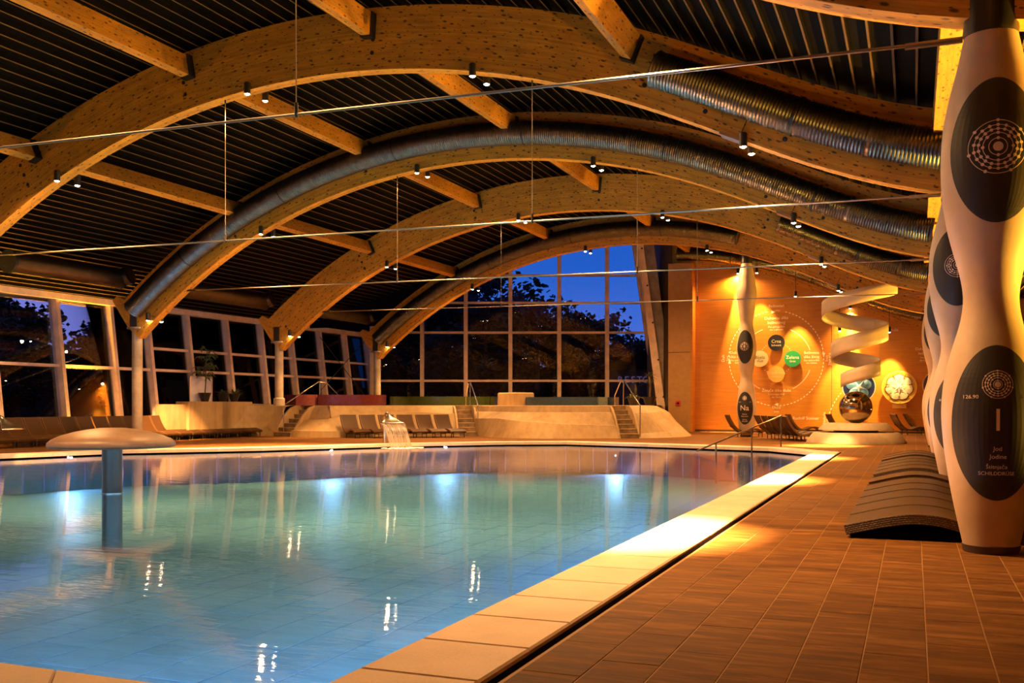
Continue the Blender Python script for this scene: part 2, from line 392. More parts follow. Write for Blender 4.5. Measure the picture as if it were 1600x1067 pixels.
# ================================================================== SETTING
POOL = [(-2.58, 3.75), (-2.58, 28.9), (-4.1, 31.1), (-7.6, 32.5), (-11.5, 33.6), (-13.4, 32.6), (-16.3, 29.6), (-18.6, 25.5), (-21.3, 22.6), (-22.2, 19.2), (-22.6, 12), (-20, 5.5), (-15, 3.75)]
def fill(loops, z, name, mat, parent=None):
    bm = bmesh.new(); ed = []
    for lp in loops:
        vs = [bm.verts.new((x, y, z)) for x, y in lp]
        ed += [bm.edges.new((vs[i], vs[(i + 1) % len(vs)])) for i in range(len(vs))]
    bmesh.ops.triangle_fill(bm, use_beauty=True, use_dissolve=False, edges=ed)
    for f in bm.faces:
        if f.normal.z < 0: f.normal_flip()
    me = bpy.data.meshes.new(name); bm.to_mesh(me); bm.free(); me.materials.append(mat)
    return link(name, me, parent)
def offset_loop(lp, d):
    out = []; n = len(lp)
    for i in range(n):
        a, b, c = Vector(lp[i - 1]), Vector(lp[i]), Vector(lp[(i + 1) % n])
        d1, d2 = (b - a).normalized(), (c - b).normalized()
        n1, n2 = Vector((d1.y, -d1.x)), Vector((d2.y, -d2.x))
        m = (n1 + n2).normalized(); out.append(tuple(b + m * d / max(.5, m.dot(n1))))
    return out
# polygon orientation: POOL runs counter-clockwise, right normal = outward
outer = offset_loop(POOL, .66)
floor = fill([[(-27.9, -4), (7, -4), (7, 50.2), (-11.5, 50.2), (-13.6, 53.6), (-27.9, 48.3)], offset_loop(POOL, .3)], -.0035, 'floor', M['grout'])
tag(floor, 'brown stone tiled deck around the swimming pool', 'floor', kind='structure')

# deck tiles: right-hand walkway, nearest 300 singly
TX, TY = .32, .69
def tile_mesh(name, w, l, h, mat, b=.004):
    mb = MB(); x, y = w / 2, l / 2
    vs = [(-x, -y, -h), (x, -y, -h), (x, y, -h), (-x, y, -h), (-x, -y, -b), (x, -y, -b), (x, y, -b), (-x, y, -b), (-x + b, -y + b, 0), (x - b, -y + b, 0), (x - b, y - b, 0), (-x + b, y - b, 0)]
    mb.add(vs, [(0, 1, 5, 4), (1, 2, 6, 5), (2, 3, 7, 6), (3, 0, 4, 7), (4, 5, 9, 8), (5, 6, 10, 9), (6, 7, 11, 10), (7, 4, 8, 11), (8, 9, 10, 11)])
    return mb.mesh(name, mat)
tme = tile_mesh('deck_tile', TX - .007, TY - .004, .012, M['deck'], .002)
spots_t = []
for i in range(27):
    x = -1.855 + TX * (i + .5)
    for k in range(69):
        y = 2.2 + TY * (k + (.5 * (i % 2))) + .1
        d = -x * S_ + y * C_; px = 800 + F_PX * (x * C_ + y * S_) / d
        spots_t.append((px > 1720 or y < 3.2, d, x, y))
spots_t.sort()
rest = MB()
for n_, (off, d, x, y) in enumerate(spots_t):
    if n_ < 300: link('tile', tme, floor, (x, y, random.uniform(-.0012, .0012)))
    else:
        hx, hy = (TX - .008) / 2, (TY - .005) / 2
        rest.add([(x - hx, y - hy, 0), (x + hx, y - hy, 0), (x + hx, y + hy, 0), (x - hx, y + hy, 0)], [(0, 1, 2, 3)])
ro = rest.build('far_deck_tile', M['deck'], floor); ro['kind'] = 'stuff'
# the same tiles on the decks at the far end and along the left windows
rest = MB()
def inside(p, poly):
    r = False
    for i in range(len(poly)):
        (x1, y1), (x2, y2) = poly[i - 1], poly[i]
        if (y1 > p[1]) != (y2 > p[1]) and p[0] < (x2 - x1) * (p[1] - y1) / (y2 - y1) + x1: r = not r
    return r
ring = offset_loop(POOL, .98)
for i in range(-81, 0):
    x = -1.855 + TX * (i + .5)
    for k in range(69):
        y = 2.2 + TY * (k + (.5 * (i % 2))) + .1
        if inside((x, y), ring) or x < -27.6 or y > 49.5 + min(0, 0): continue
        if -x * S_ + y * C_ > 54 : continue
        hx, hy = (TX - .008) / 2, (TY - .005) / 2
        rest.add([(x - hx, y - hy, 0), (x + hx, y - hy, 0), (x + hx, y + hy, 0), (x - hx, y + hy, 0)], [(0, 1, 2, 3)])
ro = rest.build('left_deck_tile', M['deck'], floor); ro['kind'] = 'stuff'

# coping
cop = empty('pool_coping'); tag(cop, 'sand coloured stone coping running round the pool edge', 'coping', kind='structure')
CT = .032
def stone_quad(q, name='coping_stone', mat=None):
    """q: inner a, inner b, outer b, outer a (2-D)"""
    c = sum((Vector(p) for p in q), Vector((0, 0))) / 4
    p3 = [(p[0] - c.x, p[1] - c.y) for p in q]
    mb = MB(); b = .012
    lo = [(x, y, -.07) for x, y in p3]; mid = [(x, y, CT - b) for x, y in p3]; top = [(x * (1 - b / max(.2, abs(x))) if abs(x) > .05 else x, y * (1 - b / max(.2, abs(y))) if abs(y) > .05 else y, CT) for x, y in p3]
    mb.add(lo + mid + top, [(3, 2, 1, 0)] + [(i, (i + 1) % 4, 4 + (i + 1) % 4, 4 + i) for i in range(4)] + [(4 + i, 4 + (i + 1) % 4, 8 + (i + 1) % 4, 8 + i) for i in range(4)] + [(8, 9, 10, 11)])
    return mb.build(name, M['coping'], cop, (c.x, c.y, 0))
for i in range(len(POOL)):
    a, b = Vector(POOL[i]), Vector(POOL[(i + 1) % len(POOL)]); oa, ob = Vector(outer[i]), Vector(outer[(i + 1) % len(POOL)])
    L = (b - a).length; n = max(1, round(L / .686))
    if i == 0:   # long right edge, joints as measured
        ys = [3.75] + [5.03 + .686 * k for k in range(-1, 34)] + [28.9]
        for y0, y1 in zip(ys[:-1], ys[1:]):
            if y1 - y0 < .15: continue
            yo0 = y0 if y0 > 3.8 else oa.y; yo1 = y1 if y1 < 28.8 else ob.y
            stone_quad([(-2.58, y0 + .003), (-1.925, yo0 + .003), (-1.925, yo1 - .003), (-2.58, y1 - .003)])
        continue
    for k in range(n):
        t0, t1 = k / n + .003 / L, (k + 1) / n - .003 / L
        stone_quad([a.lerp(b, t0), oa.lerp(ob, t0), oa.lerp(ob, t1), a.lerp(b, t1)])
MB().box(-1.93, -1.878, 3.1, 29.6, -.003, -.0008).build('drain_gap', M['black'], cop)

# pool basin
basin = fill([offset_loop(POOL, .0)], -1.037, 'pool_basin', M['poolbed']); tag(basin, 'pale blue tiled basin under the pool water', 'pool', kind='structure')
pme = tile_mesh('basin_tile', .604, 1.224, .03, M['tilepool'], .001)
sp = []
for i in range(36):
    x = -2.9 - .62 * i
    for k in range(26):
        y = 4.4 + 1.24 * (k + .5 * (i % 2))
        if inside((x, y), POOL): sp.append((-x * S_ + y * C_, x, y))
sp.sort(); rest = MB()
for n_, (d, x, y) in enumerate(sp):
    if n_ < 290: link('tile', pme, basin, (x, y, -1.033 + random.uniform(-.0006, .0006)))
    else: rest.box(x - .306, x + .306, y - .616, y + .616, -1.055, -1.03)
ro = rest.build('far_basin_tile', M['tilepool'], basin); ro['kind'] = 'stuff'
rows = MB()
pc = offset_loop(POOL, .02)
for i in range(len(POOL)):
    a, b = pc[i], pc[(i + 1) % len(pc)]; n = max(1, round(math.dist(a, b) / .62))
    for k in range(n):
        t0, t1 = k / n + .004, (k + 1) / n - .004
        p0 = (a[0] + (b[0] - a[0]) * t0, a[1] + (b[1] - a[1]) * t0); p1 = (a[0] + (b[0] - a[0]) * t1, a[1] + (b[1] - a[1]) * t1)
        rows.add([(*p0, -1.06), (*p1, -1.06), (*p1, -.12), (*p0, -.12)], [(0, 1, 2, 3)])
ro = rows.build('side_tile', M['tilepool'], basin); ro['kind'] = 'stuff'
lip = MB()
for i in range(len(POOL)):
    a, b = pc[i], pc[(i + 1) % len(pc)]; lip.add([(*a, -.13), (*b, -.13), (*b, -.05), (*a, -.05)], [(0, 1, 2, 3)])
lip.build('overflow_slot', M['black'], basin)
water = fill([offset_loop(POOL, .01)], -.105, 'water', M['water']); tag(water, 'calm blue green pool water reflecting the hall', 'water', kind='structure')

# roof deck: corrugated steel along the hall
ceil = empty('ceiling'); tag(ceil, 'black corrugated steel roof deck curving over the arches', 'ceiling', kind='structure')
PITCH = .335
def roof_x():
    xs = []; X = -28.9
    while X < 7.0:
        sl = (z_roof(X + .05) - z_roof(X)) / .05; xs.append(X); X += PITCH / math.sqrt(1 + sl * sl)
    return xs
RX = roof_x()
bays = [-4.0] + ARCH_Y + [54.8]
for b0, b1 in zip(bays[:-1], bays[1:]):
    hi = MB(); lo = MB(); up = []
    for X in RX:
        if b0 == ARCH_Y[4] and X < -12.2: continue
        if b0 == ARCH_Y[5] and X < -12.2: continue
        def P(dx, dz): return (X + dx, z_roof(X + dx) + dz)
        # trapezoid: wide upper flange, narrow lower flange
        up += [P(0, .0), P(.034, 0), P(.046, .10), P(.31, .10)]
    n = len(up)
    vs = [(x, y, z) for y in (b0, b1) for x, z in up]
    hf = [(k, k + 1, n + k + 1, n + k) for k in range(n - 1) if k % 4 != 0]
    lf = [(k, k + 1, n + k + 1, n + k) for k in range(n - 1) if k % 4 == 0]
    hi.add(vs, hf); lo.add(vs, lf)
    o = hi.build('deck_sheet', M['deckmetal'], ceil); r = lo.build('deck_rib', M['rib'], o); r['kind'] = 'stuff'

ez = 11.0
MB().box(-28.4, -12.1, ARCH_Y[4] - .1, 54.9, ez, ez + .12).build('raised_roof', M['deckmetal'], ceil)
gb = MB(); gx = [-28.8 + k * .835 for k in range(21)]
gb.add([p for X in gx for p in ((X, ARCH_Y[4] + .2, z_roof(X) + .05 if X > -19.5 else max(5.15, z_up(X) - .25)), (X, ARCH_Y[4] + .2, ez))], [(2 * k, 2 * k + 2, 2 * k + 3, 2 * k + 1) for k in range(20)]); gb.build('gable_panel', M['deckmetal'], ceil)
gb = MB(); gb.box(-12.15, -12.05, ARCH_Y[4], 54.9, 9.55, ez).build('gable_side', M['deckmetal'], ceil)
gb = MB(); gb.box(-28.4, -28.3, ARCH_Y[4], 54.9, 5.2, ez).build('gable_end', M['deckmetal'], ceil)

# plain walls out of view plus those of the hall end
tag(MB().box(6.9, 7.1, -4, 54.8, 0, 6.3).build('wall_right', M['darkplaster']), 'dim ochre side wall beyond the column row', 'wall', kind='structure')
tag(MB().box(-28.3, 7, -4.2, -4, 0, 9.4).build('wall_front', M['darkplaster']), 'plain wall behind the viewpoint', 'wall', kind='structure')
WY = 49.9
wb = MB(); xs = [-10.2 + k * .8 for k in range(22)] + [6.95]
vs = []
for X in xs: vs += [(X, WY, 0), (X, WY, z_roof(X) + .1)]
wb.add(vs, [(2 * k, 2 * k + 2, 2 * k + 3, 2 * k + 1) for k in range(len(xs) - 1)])
wall = wb.build('wall_back', M['orange']); tag(wall, 'orange plastered end wall with circles of cream lettering', 'wall', kind='structure')
MB().box(-3.66, -3.64, WY - .003, WY, 0, 6.5).build('panel_joint', M['brown'], wall)
MB().box(-10.2, 6.9, WY - .03, WY - .001, 0, .1).build('baseboard', M['brown'], wall)
pier = MB().box(-11.45, -10.32, 49.35, 50.0, 0, 8.42).build('wall_pier', M['ochre']); tag(pier, 'ochre wall pier at the left end of orange wall', 'wall', kind='structure')
MB().box(-10.32, -10.2, 49.25, 50.0, 0, 8.42).build('pier_edge', M['orange'], pier)
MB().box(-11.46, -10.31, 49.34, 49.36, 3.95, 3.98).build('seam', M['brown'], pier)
al = MB().box(-.13, .13, -.05, 0, -.13, .13).build('alarm_box', plain('red_alarm_box', (.45, .03, .02), .4)); al.location = (-10.95, 49.34, 1.42); bevel(al, .01)
MB().lathe([(.06, -.02), (.06, .0)], n=16).build('button', M['white'], al).rotation_euler = (PI / 2, 0, 0); al.children[0].location = (0, -.05, 0)
tag(al, 'small red alarm call box on the ochre wall pier', 'alarm')
wr = MB(); pA, pB = Vector((-13.5, 53.5)), Vector((-11.4, 49.6)); q = (pB - pA).normalized(); nn = Vector((-q.y, q.x)) * .1
wr.hexa([(*(pA - nn), 0), (*(pB - nn), 0), (*(pB + nn), 0), (*(pA + nn), 0), (*(pA - nn), 10.9), (*(pB - nn), 9.6), (*(pB + nn), 9.6), (*(pA + nn), 10.9)])
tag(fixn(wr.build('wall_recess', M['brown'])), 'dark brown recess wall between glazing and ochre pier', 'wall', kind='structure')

# left glazed wall (leans outwards)
def xl(z): return -27.8 - .125 * (z - .2)
win = empty('window_1'); tag(win, 'leaning timber framed glazing along the left side', 'window', kind='structure')
MUL = [-4 + 2.45 * k for k in range(10)] + [20.9, 23.4, 26.1, 28.6, 30.5, 32.8, 35.3, 37.75, 40.1, 42.6, 45.0, 47.2]
MUL = [y * 1.019 for y in MUL]
for y in MUL:
    z0, z1, w, dp = .05, 5.1, .15, .38
    mb = MB(); mb.hexa([(xl(z0), y - w / 2, z0), (xl(z0) + dp, y - w / 2, z0), (xl(z0) + dp, y + w / 2, z0), (xl(z0), y + w / 2, z0), (xl(z1), y - w / 2, z1), (xl(z1) + dp, y - w / 2, z1), (xl(z1) + dp, y + w / 2, z1), (xl(z1), y + w / 2, z1)])
    mb.build('mullion', M['mullion'], win)
gme = {}
for y0, y1 in zip(MUL[:-1], MUL[1:]):
    zs = [.12, 2.72, 5.07] if y0 < 31.0 else [.12, 2.72, 3.58, 5.07]
    for z in zs[1:-1]:
        MB().box(xl(z) + .04, xl(z) + .26, y0 + .075, y1 - .075, z - .05, z + .05).build('transom', M['mullion'], win)
    for z0, z1 in zip(zs[:-1], zs[1:]):
        g = .02; a, b = y0 + .07, y1 - .07; X0, X1 = xl(z0) + .12, xl(z1) + .12
        MB().hexa([(X0, a, z0), (X0 + g, a, z0), (X0 + g, b, z0), (X0, b, z0), (X1, a, z1), (X1 + g, a, z1), (X1 + g, b, z1), (X1, b, z1)]).build('pane', M['glass'], win)
MB().box(xl(5.1) - .05, xl(5.1) + .46, -4, 48.4, 5.07, 5.29).build('head_rail', M['mullion'], win)
MB().box(xl(0) - .05, xl(0) + .45, -4, 48.4, 0, .12).build('sill', M['concrete'], win)
MB().box(xl(5.1) - .05, xl(5.1) + .1, -4, 48.4, 5.29, 5.45).build('fascia', M['deckmetal'], win)

# end glazed wall (faces the viewpoint)
DE = 54.7
win2 = empty('window_2'); tag(win2, 'tall mullioned end glazing looking out to dusk trees', 'window', kind='structure')
Rv = Vector((C_, S_, 0)); Fv = Vector((-S_, C_, 0))
def xe(px): return (px - 800) / F_PX * DE
def pe(x, z, off=0):
    v = Rv * x + Fv * (DE + off); return Vector((v.x, v.y, z))
colx = [xe(p) for p in (582, 660, 728, 797.5, 873.5, 948)]
def slx(z):      # slanting right hand frame
    y = 632 - (z - EYE) * F_PX / DE; return xe(990 + (y - 378) * (1027 - 990) / (640 - 378))
def ztop(x):
    return ez - .02
ztr = [1.25, 2.65, 5.29, 6.92, 8.42]
for x in colx:
    w, dp = .21, .30; t = ztop(x)
    q = [pe(x - w / 2, 1.2, -dp), pe(x + w / 2, 1.2, -dp), pe(x + w / 2, 1.2, 0), pe(x - w / 2, 1.2, 0)]
    MB().hexa(q + [p + Vector((0, 0, t - 1.2)) for p in q]).build('mullion', M['mullion'], win2)
w = .26; q = [pe(slx(1.2) - w / 2, 1.2, -.3), pe(slx(1.2) + w / 2, 1.2, -.3), pe(slx(1.2) + w / 2, 1.2, 0), pe(slx(1.2) - w / 2, 1.2, 0)]
zt = ztop(0); q2 = [pe(slx(zt) - w / 2, zt, -.3), pe(slx(zt) + w / 2, zt, -.3), pe(slx(zt) + w / 2, zt, 0), pe(slx(zt) - w / 2, zt, 0)]
MB().hexa(q + q2).build('mullion', M['mullion'], win2)
edges = colx + [None]
for i in range(len(colx)):
    x0 = colx[i]
    for j in range(len(ztr)):
        z0 = ztr[j]; z1 = ztr[j + 1] if j < len(ztr) - 1 else 99
        r0, r1 = (colx[i + 1], colx[i + 1]) if i < len(colx) - 1 else (slx(z0), slx(min(z1, ez)))
        tl, tr = min(z1, ztop(x0)), min(z1, ztop(r1))
        if tl <= z0 + .1 and tr <= z0 + .1: continue
        tl, tr = max(tl, z0 + .02), max(tr, z0 + .02)
        g = .02
        MB().hexa([pe(x0, z0, -.1 - g), pe(r0, z0, -.1 - g), pe(r0, z0, -.1), pe(x0, z0, -.1), pe(x0, tl, -.1 - g), pe(r1, tr, -.1 - g), pe(r1, tr, -.1), pe(x0, tl, -.1)]).build('pane', M['glass'], win2)
        if j: MB().hexa([pe(x0 + .1, z0 - .06, -.22), pe(r0 - .1, z0 - .06, -.22), pe(r0 - .1, z0 - .06, -.02), pe(x0 + .1, z0 - .06, -.02), pe(x0 + .1, z0 + .06, -.22), pe(r0 - .1, z0 + .06, -.22), pe(r0 - .1, z0 + .06, -.02), pe(x0 + .1, z0 + .06, -.02)]).build('transom', M['mullion'], win2)
# wall piece below the end glazing
q = [pe(colx[0], 0, -.35), pe(slx(1.2), 0, -.35), pe(slx(1.2), 0, 0), pe(colx[0], 0, 0)]
MB().hexa(q + [p + Vector((0, 0, 1.25)) for p in q]).build('sill', M['concrete'], win2)
# leaning concrete pillar beside it
def pp(px, py, d): return on_D(px, py, d)
d0, d1 = 51.2, 52.2
b0 = [pp(1040, 652, d0), pp(1056, 652, d0), pp(1056, 652, d1), pp(1040, 652, d1)]
tx = 352
b1 = [pp(1000, tx, d0), pp(1018, tx, d0), pp(1018, tx, d1), pp(1000, tx, d1)]
cp = MB().hexa(b0 + b1).build('leaning_pillar', M['concrete']); fixn(cp); tag(cp, 'leaning raw concrete pillar at the right edge of the end glazing', 'pillar', kind='structure')
b0 = [pp(1027, 640, 50.9), pp(1040, 640, 50.9), pp(1040, 640, 51.3), pp(1027, 640, 51.3)]; b1 = [pp(992, tx, 50.9), pp(1001, tx, 50.9), pp(1001, tx, 51.3), pp(992, tx, 51.3)]
fixn(MB().hexa(b0 + b1).build('cladding_board', M['mullion'], cp))
for k in range(5):
    v = on_D(1037 - k * 8.5, 620 - k * 58, 50.88); bo = MB().lathe([(.05, -.03), (.05, .0)], n=10).build('bolt', M['blacksteel'], cp, v); bo.rotation_euler = (PI / 2, 0, YAW)

# ================================================================== ARCH BEAMS
def beam_mesh(XL, XR, tail=True):
    n = 72
    def curve(fn, a, b):
        xs = np.linspace(a, b, 600); zs = np.array([fn(x) for x in xs]); s = np.r_[0, np.cumsum(np.hypot(np.diff(xs), np.diff(zs)))]
        t = np.linspace(0, s[-1], n); return np.c_[np.interp(t, s, xs), np.interp(t, s, zs), t]
    lo = curve(z_lo, XL[0], XR); up = curve(z_up, XL[1], XR)
    lo = [(x, z, s) for x, z, s in lo]; up = [(x, z, s) for x, z, s in up]
    if tail:
        lo = [(-24.9, 4.80, -1.9), (-24.25, 3.92, -.9)] + lo; up = [(-24.9, 4.84, -1.9), (-24.72, 4.98, -.9)] + up
    me = bpy.data.meshes.new('arch_beam'); bm = bmesh.new(); uvl = bm.loops.layers.uv.new('UVMap')
    def face(vs, uvs):
        f = bm.faces.new([bm.verts.new(v) for v in vs])
        for l, u in zip(f.loops, uvs): l[uvl].uv = u
    h = BW / 2; m = len(lo)
    for i in range(m - 1):
        (xa, za, sa), (xb, zb, sb) = lo[i], lo[i + 1]; (xc, zc, _), (xd, zd, _) = up[i], up[i + 1]
        face([(xa, -h, za), (xb, -h, zb), (xd, -h, zd), (xc, -h, zc)], [(sa, 0), (sb, 0), (sb, 1.28), (sa, 1.28)])
        face([(xb, h, zb), (xa, h, za), (xc, h, zc), (xd, h, zd)], [(sb, 3), (sa, 3), (sa, 4.28), (sb, 4.28)])
        face([(xb, -h, zb), (xa, -h, za), (xa, h, za), (xb, h, zb)], [(sb, 6.13), (sa, 6.13), (sa, 5.81), (sb, 5.81)])
        face([(xc, -h, zc), (xd, -h, zd), (xd, h, zd), (xc, h, zc)], [(sa, 8), (sb, 8), (sb, 8.32), (sa, 8.32)])
    for (x, z, s), (x2, z2, _), sg in ((lo[0], up[0], 1), (lo[-1], up[-1], -1)):
        q = [(x, h, z), (x, -h, z), (x2, -h, z2), (x2, h, z2)]; u = [(0, 9), (.32, 9), (.32, 10.2), (0, 10.2)]
        if sg < 0: q, u = q[::-1], u[::-1]
        face(q, u)
    bmesh.ops.remove_doubles(bm, verts=bm.verts[:], dist=.0005)
    bm.to_mesh(me); bm.free(); me.materials.append(M['wood']); return me
me_full = beam_mesh((-23.8, -24.4), .42)
me_a0 = beam_mesh((-23.8, -24.4), 2.8)
me_e = beam_mesh((-11.4, -11.4), .42, False)
PURL = [-19.75, -15.1, -10.4, -4.75]
bolt_me = MB().lathe([(.045, -.012), (.045, .012), (.02, .02)], n=12).mesh('bolt', M['blacksteel'])
def arc_pt(X, f):   # point across the beam depth, f 0 bottom .. 1 top
    e = .02; sl = (z_lo(X + e) - z_lo(X - e)) / (2 * e); L = math.hypot(1, sl); nx, nz = -sl / L, 1 / L
    return (X + nx * 1.25 * f, z_lo(X) + nz * 1.25 * f)
for i, y in enumerate(ARCH_Y):
    o = link('arch_beam', me_a0 if i == 0 else me_e if i == 5 else me_full, None, (0, y, 0))
    tag(o, f'{ARCH_NAME[i]} curved glulam pine arch spanning over the pool hall', 'beam', 'curved glulam arches', 'structure')
    if 0 < i < 5:
        for X in PURL + [-23.2, -2.2, -3.6]:
            for f in ((.28, .5, .72) if X in PURL else (.2, .45)):
                if X == -4.75 and f > .3 and i in (1, 3): pass
                a = arc_pt(X, f); bo = link('bolt', bolt_me, o, (a[0], -BW / 2, a[1])); bo.rotation_euler = (PI / 2, 0, 0)
        # steel shoe plates where the two beam lengths meet
        X = -3.05; a = arc_pt(X, 0); MB().box(-.2, .2, -BW / 2 - .01, BW / 2 + .01, -.03, .02).build('splice_plate', M['rod'], o, (a[0], 0, a[1])).rotation_euler = (0, math.atan(.46), 0)
        g = MB(); a0, a1 = arc_pt(-2.9, .0), arc_pt(-2.9, .3); g.bar((a0[0], -BW / 2 - .002, a0[1]), (a1[0], -BW / 2 - .002, a1[1]), .015, .012); g.build('splice_joint', M['black'], o)

# purlins between arches
bay = [(-4.0, ARCH_Y[0])] + list(zip(ARCH_Y[:-1], ARCH_Y[1:]))
pu_names = ['leftmost', 'second', 'third', 'fourth']
bay_names = ['before the nearest arch', 'between the nearest and second arches', 'between the second and third arches', 'between the third and fourth arches', 'between the fourth and fifth arches', 'behind the fifth arch']
def uvbox(me):
    def fn(co, n):
        if abs(n.z) > .7: return (co.y, co.x + 2)
        if abs(n.x) > .7: return (co.y, co.z)
        return (co.x, co.z)
    set_uv(me, fn)
for bi, (y0, y1) in enumerate(bay):
    for k, X in enumerate(PURL):
        ya, yb = y0 + BW / 2 + (.0 if bi else 0), y1 - BW / 2
        if (bi == 5 and X < -13) or (bi >= 2 and X > -5): continue
        zt = z_up(X) - .16; e = .05; sl = (z_up(X + e) - z_up(X - e)) / (2 * e); ang = -math.atan(sl)
        h = .46; L = yb - ya - .1
        mb = MB(); mb.box(-.1, .1, -L / 2, L / 2, -h, 0)
        o = mb.build('purlin', M['wood_dark'], None, (X, (ya + yb) / 2, zt)); uvbox(o.data); o.rotation_euler = (0, ang, 0)
        tag(o, f'{pu_names[k]} pine purlin {bay_names[bi]}', 'beam', 'roof purlins', 'structure')
        for s in (-1, 1):
            sh = MB(); sh.box(-.12, .12, -.12, .12, -h - .03, -h + .0).box(-.13, -.105, -.12, .12, -h - .03, .02).box(.105, .13, -.12, .12, -h - .03, .02)
            sh.box(-.13, .13, .04 * s - .05, .04 * s + .06, -h, .02).build('beam_shoe', M['blacksteel'], o, (0, s * (L / 2 - .02), 0))
for bi, (y0, y1) in enumerate(bay):
    L = y1 - y0 - BW
    o = MB().box(-.13, .13, -L / 2, L / 2, 0, .42).build('edge_beam', M['wood_dark'], None, (.42, (y0 + y1) / 2, 5.72)); uvbox(o.data)
    tag(o, f'timber edge beam over the columns {bay_names[bi]}', 'beam', 'edge beams over the column row', 'structure')

# ================================================================== DUCTS
def duct_along(X0, X1, y, rad=.31, up=.60):
    pts = []; X = X0
    xs = np.linspace(X0, X1, 400); P = [arc_pt(x, 0) for x in xs]
    pts = []
    for x in np.linspace(X0, X1, int(abs(X1 - X0) / .05)):
        e = .02; sl = (z_lo(x + e) - z_lo(x - e)) / (2 * e); Lh = math.hypot(1, sl)
        pts.append(Vector((x - sl / Lh * up, y, z_lo(x) + up / Lh)))
    # resample each 3 cm
    out = [pts[0]]; acc = 0
    for a, b in zip(pts[:-1], pts[1:]):
        d = (b - a).length
        while acc + d >= .03:
            t = (.03 - acc) / d; a = a.lerp(b, t); out.append(a); d = (b - a).length; acc = 0
        acc += d
    rs = [rad + (.018 if k % 2 == 0 else 0) + (.014 if k % 66 in (0, 1) else 0) for k in range(len(out))]
    return out, rs
for nm, i, X0, X1 in (('second', 1, -4.55, .35), ('third', 2, -23.3, .3), ('fourth', 3, -4.3, .3), ('fifth', 4, -23.3, -6.9), ('farthest', 5, -11, .3)):
    pts, rs = duct_along(X0, X1, ARCH_Y[i] - BW / 2 - .36)
    root = empty('spiral_duct', (pts[0].x, pts[0].y, pts[0].z))
    tag(root, f'ribbed galvanised spiral duct fixed to the {nm} arch', 'duct', 'ducts on the arches')
    off = [p - pts[0] for p in pts]
    MB().tube(off, rs, 20, False).build('pipe', M['duct'], root)
    for a, s in ((0, -1), (-1, 1)):
        d = (off[1] - off[0]).normalized() if a == 0 else (off[-1] - off[-2]).normalized()
        MB().tube([off[a] - d * .02 * s, off[a] + d * .02 * s], .325, 20).build('end_cap', M['blacksteel'], root)
    for k in range(90, len(off) - 45, 135):
        d = (off[k + 1] - off[k - 1]).normalized(); MB().tube([off[k] - d * .02, off[k] + d * .02], .345, 16, False).build('strap', M['blacksteel'], root)
dn = ['from the left edge to the third arch', 'between the third and fourth arches', 'between the fourth and fifth arches']
for k, (ya, yb) in enumerate(((21.2, 25.5), (27.0, 33.3), (35.0, 41.4))):
    root = empty('main_duct', (-24.2, ya, 5.48)); tag(root, f'long dull metal duct under the left eaves {dn[k]}', 'duct', 'ducts along the left eaves')
    n = int((yb - ya) / .1); MB().tube([(0, j * (yb - ya) / n, 0) for j in range(n + 1)], [.31 + (.012 if j % 14 == 0 else 0) for j in range(n + 1)], 20, False).build('pipe', M['ductdark'], root)
    for s, yy in ((0, 0), (1, yb - ya)): MB().tube([(0, yy - .05, 0), (0, yy + .05, 0)], .34, 20).build('end_cap', M['blacksteel'], root)
    if k < 3:
        c = MB(); c.tube([(0, yb - ya - .1, 0), (0, yb - ya + .05, .02), (.35, yb - ya + .12, .12)], .3, 16).build('elbow', M['duct'], root)

# ================================================================== TIE RODS
hang_x = (-14.2, -6.9)
for i in range(4):
    y = ARCH_Y[i]; z = 4.86
    xa = -21.95
    root = empty('tie_rod', (xa, y, z + .2)); tag(root, f'thin steel tie rod strung across the {ARCH_NAME[i]} arch', 'rod', 'tie rods under the arches')
    b = Vector((.30, 0, z + (.0 if i else -.06) - root.location.z)) - Vector((xa, 0, 0))
    b = Vector((.42 - xa, 0, (4.86 if i else 4.74) - root.location.z))
    MB().tube([(0, 0, 0), b], .018, 8).build('rod', M['rod'], root)
    MB().tube([(-.02, 0, 0), (.35, 0, .35 * b.z / b.x)], .035, 8).build('clevis', M['blacksteel'], root)
    MB().tube([b - Vector((.5, 0, 0)), b], .032, 8).build('turnbuckle', M['rod'], root)
    for hx in hang_x:
        t = (hx - xa) / b.x; p = Vector((hx - xa, 0, b.z * t)); top = z_lo(hx) - root.location.z
        h = MB().tube([p, (p.x, 0, top)], .008, 6).build('hanger', M['rod'], root)
        MB().tube([p + Vector((0, 0, -.04)), p + Vector((0, 0, .14))], .024, 8).build('clamp', M['blacksteel'], h)
        MB().tube([(p.x, 0, top - .08), (p.x, 0, top)], .018, 8).build('eye_bolt', M['blacksteel'], h)

# ================================================================== SPOTLIGHTS ON THE ARCHES
LX = [-23.3, -18.85, -13.4, -8.05, -2.8]
can = MB().lathe([(.058, -.18), (.066, -.24), (.07, -.235), (.07, 0), (.05, .02)], n=16).mesh('housing', M['blacksteel'])
brk = MB().box(-.02, .02, 0, .12, -.10, -.06).mesh('bracket', M['blacksteel'])
bulb = MB().lathe([(.0005, -.262), (.03, -.258), (.05, -.245), (.057, -.22)], n=14, caps=False).mesh('bulb', M['bulb'])
ld = bpy.data.lights.new('spot_beam', 'SPOT'); ld.energy = LAMP_W; ld.color = LAMP_COL; ld.spot_size = math.radians(30); ld.spot_blend = .7; ld.shadow_soft_size = .05
ld2 = ld.copy(); ld2.energy = LAMP_W * .03; ld2.spot_size = math.radians(50)
ld3 = ld.copy(); ld3.energy = LAMP_W * .5; ld3.spot_size = math.radians(72); ld3.spot_blend = 1
ld4 = ld3.copy(); ld4.energy = LAMP_W * .07
ld5 = ld.copy(); ld5.energy = LAMP_W * .75; ld5.spot_size = math.radians(26); ld5.spot_blend = .6
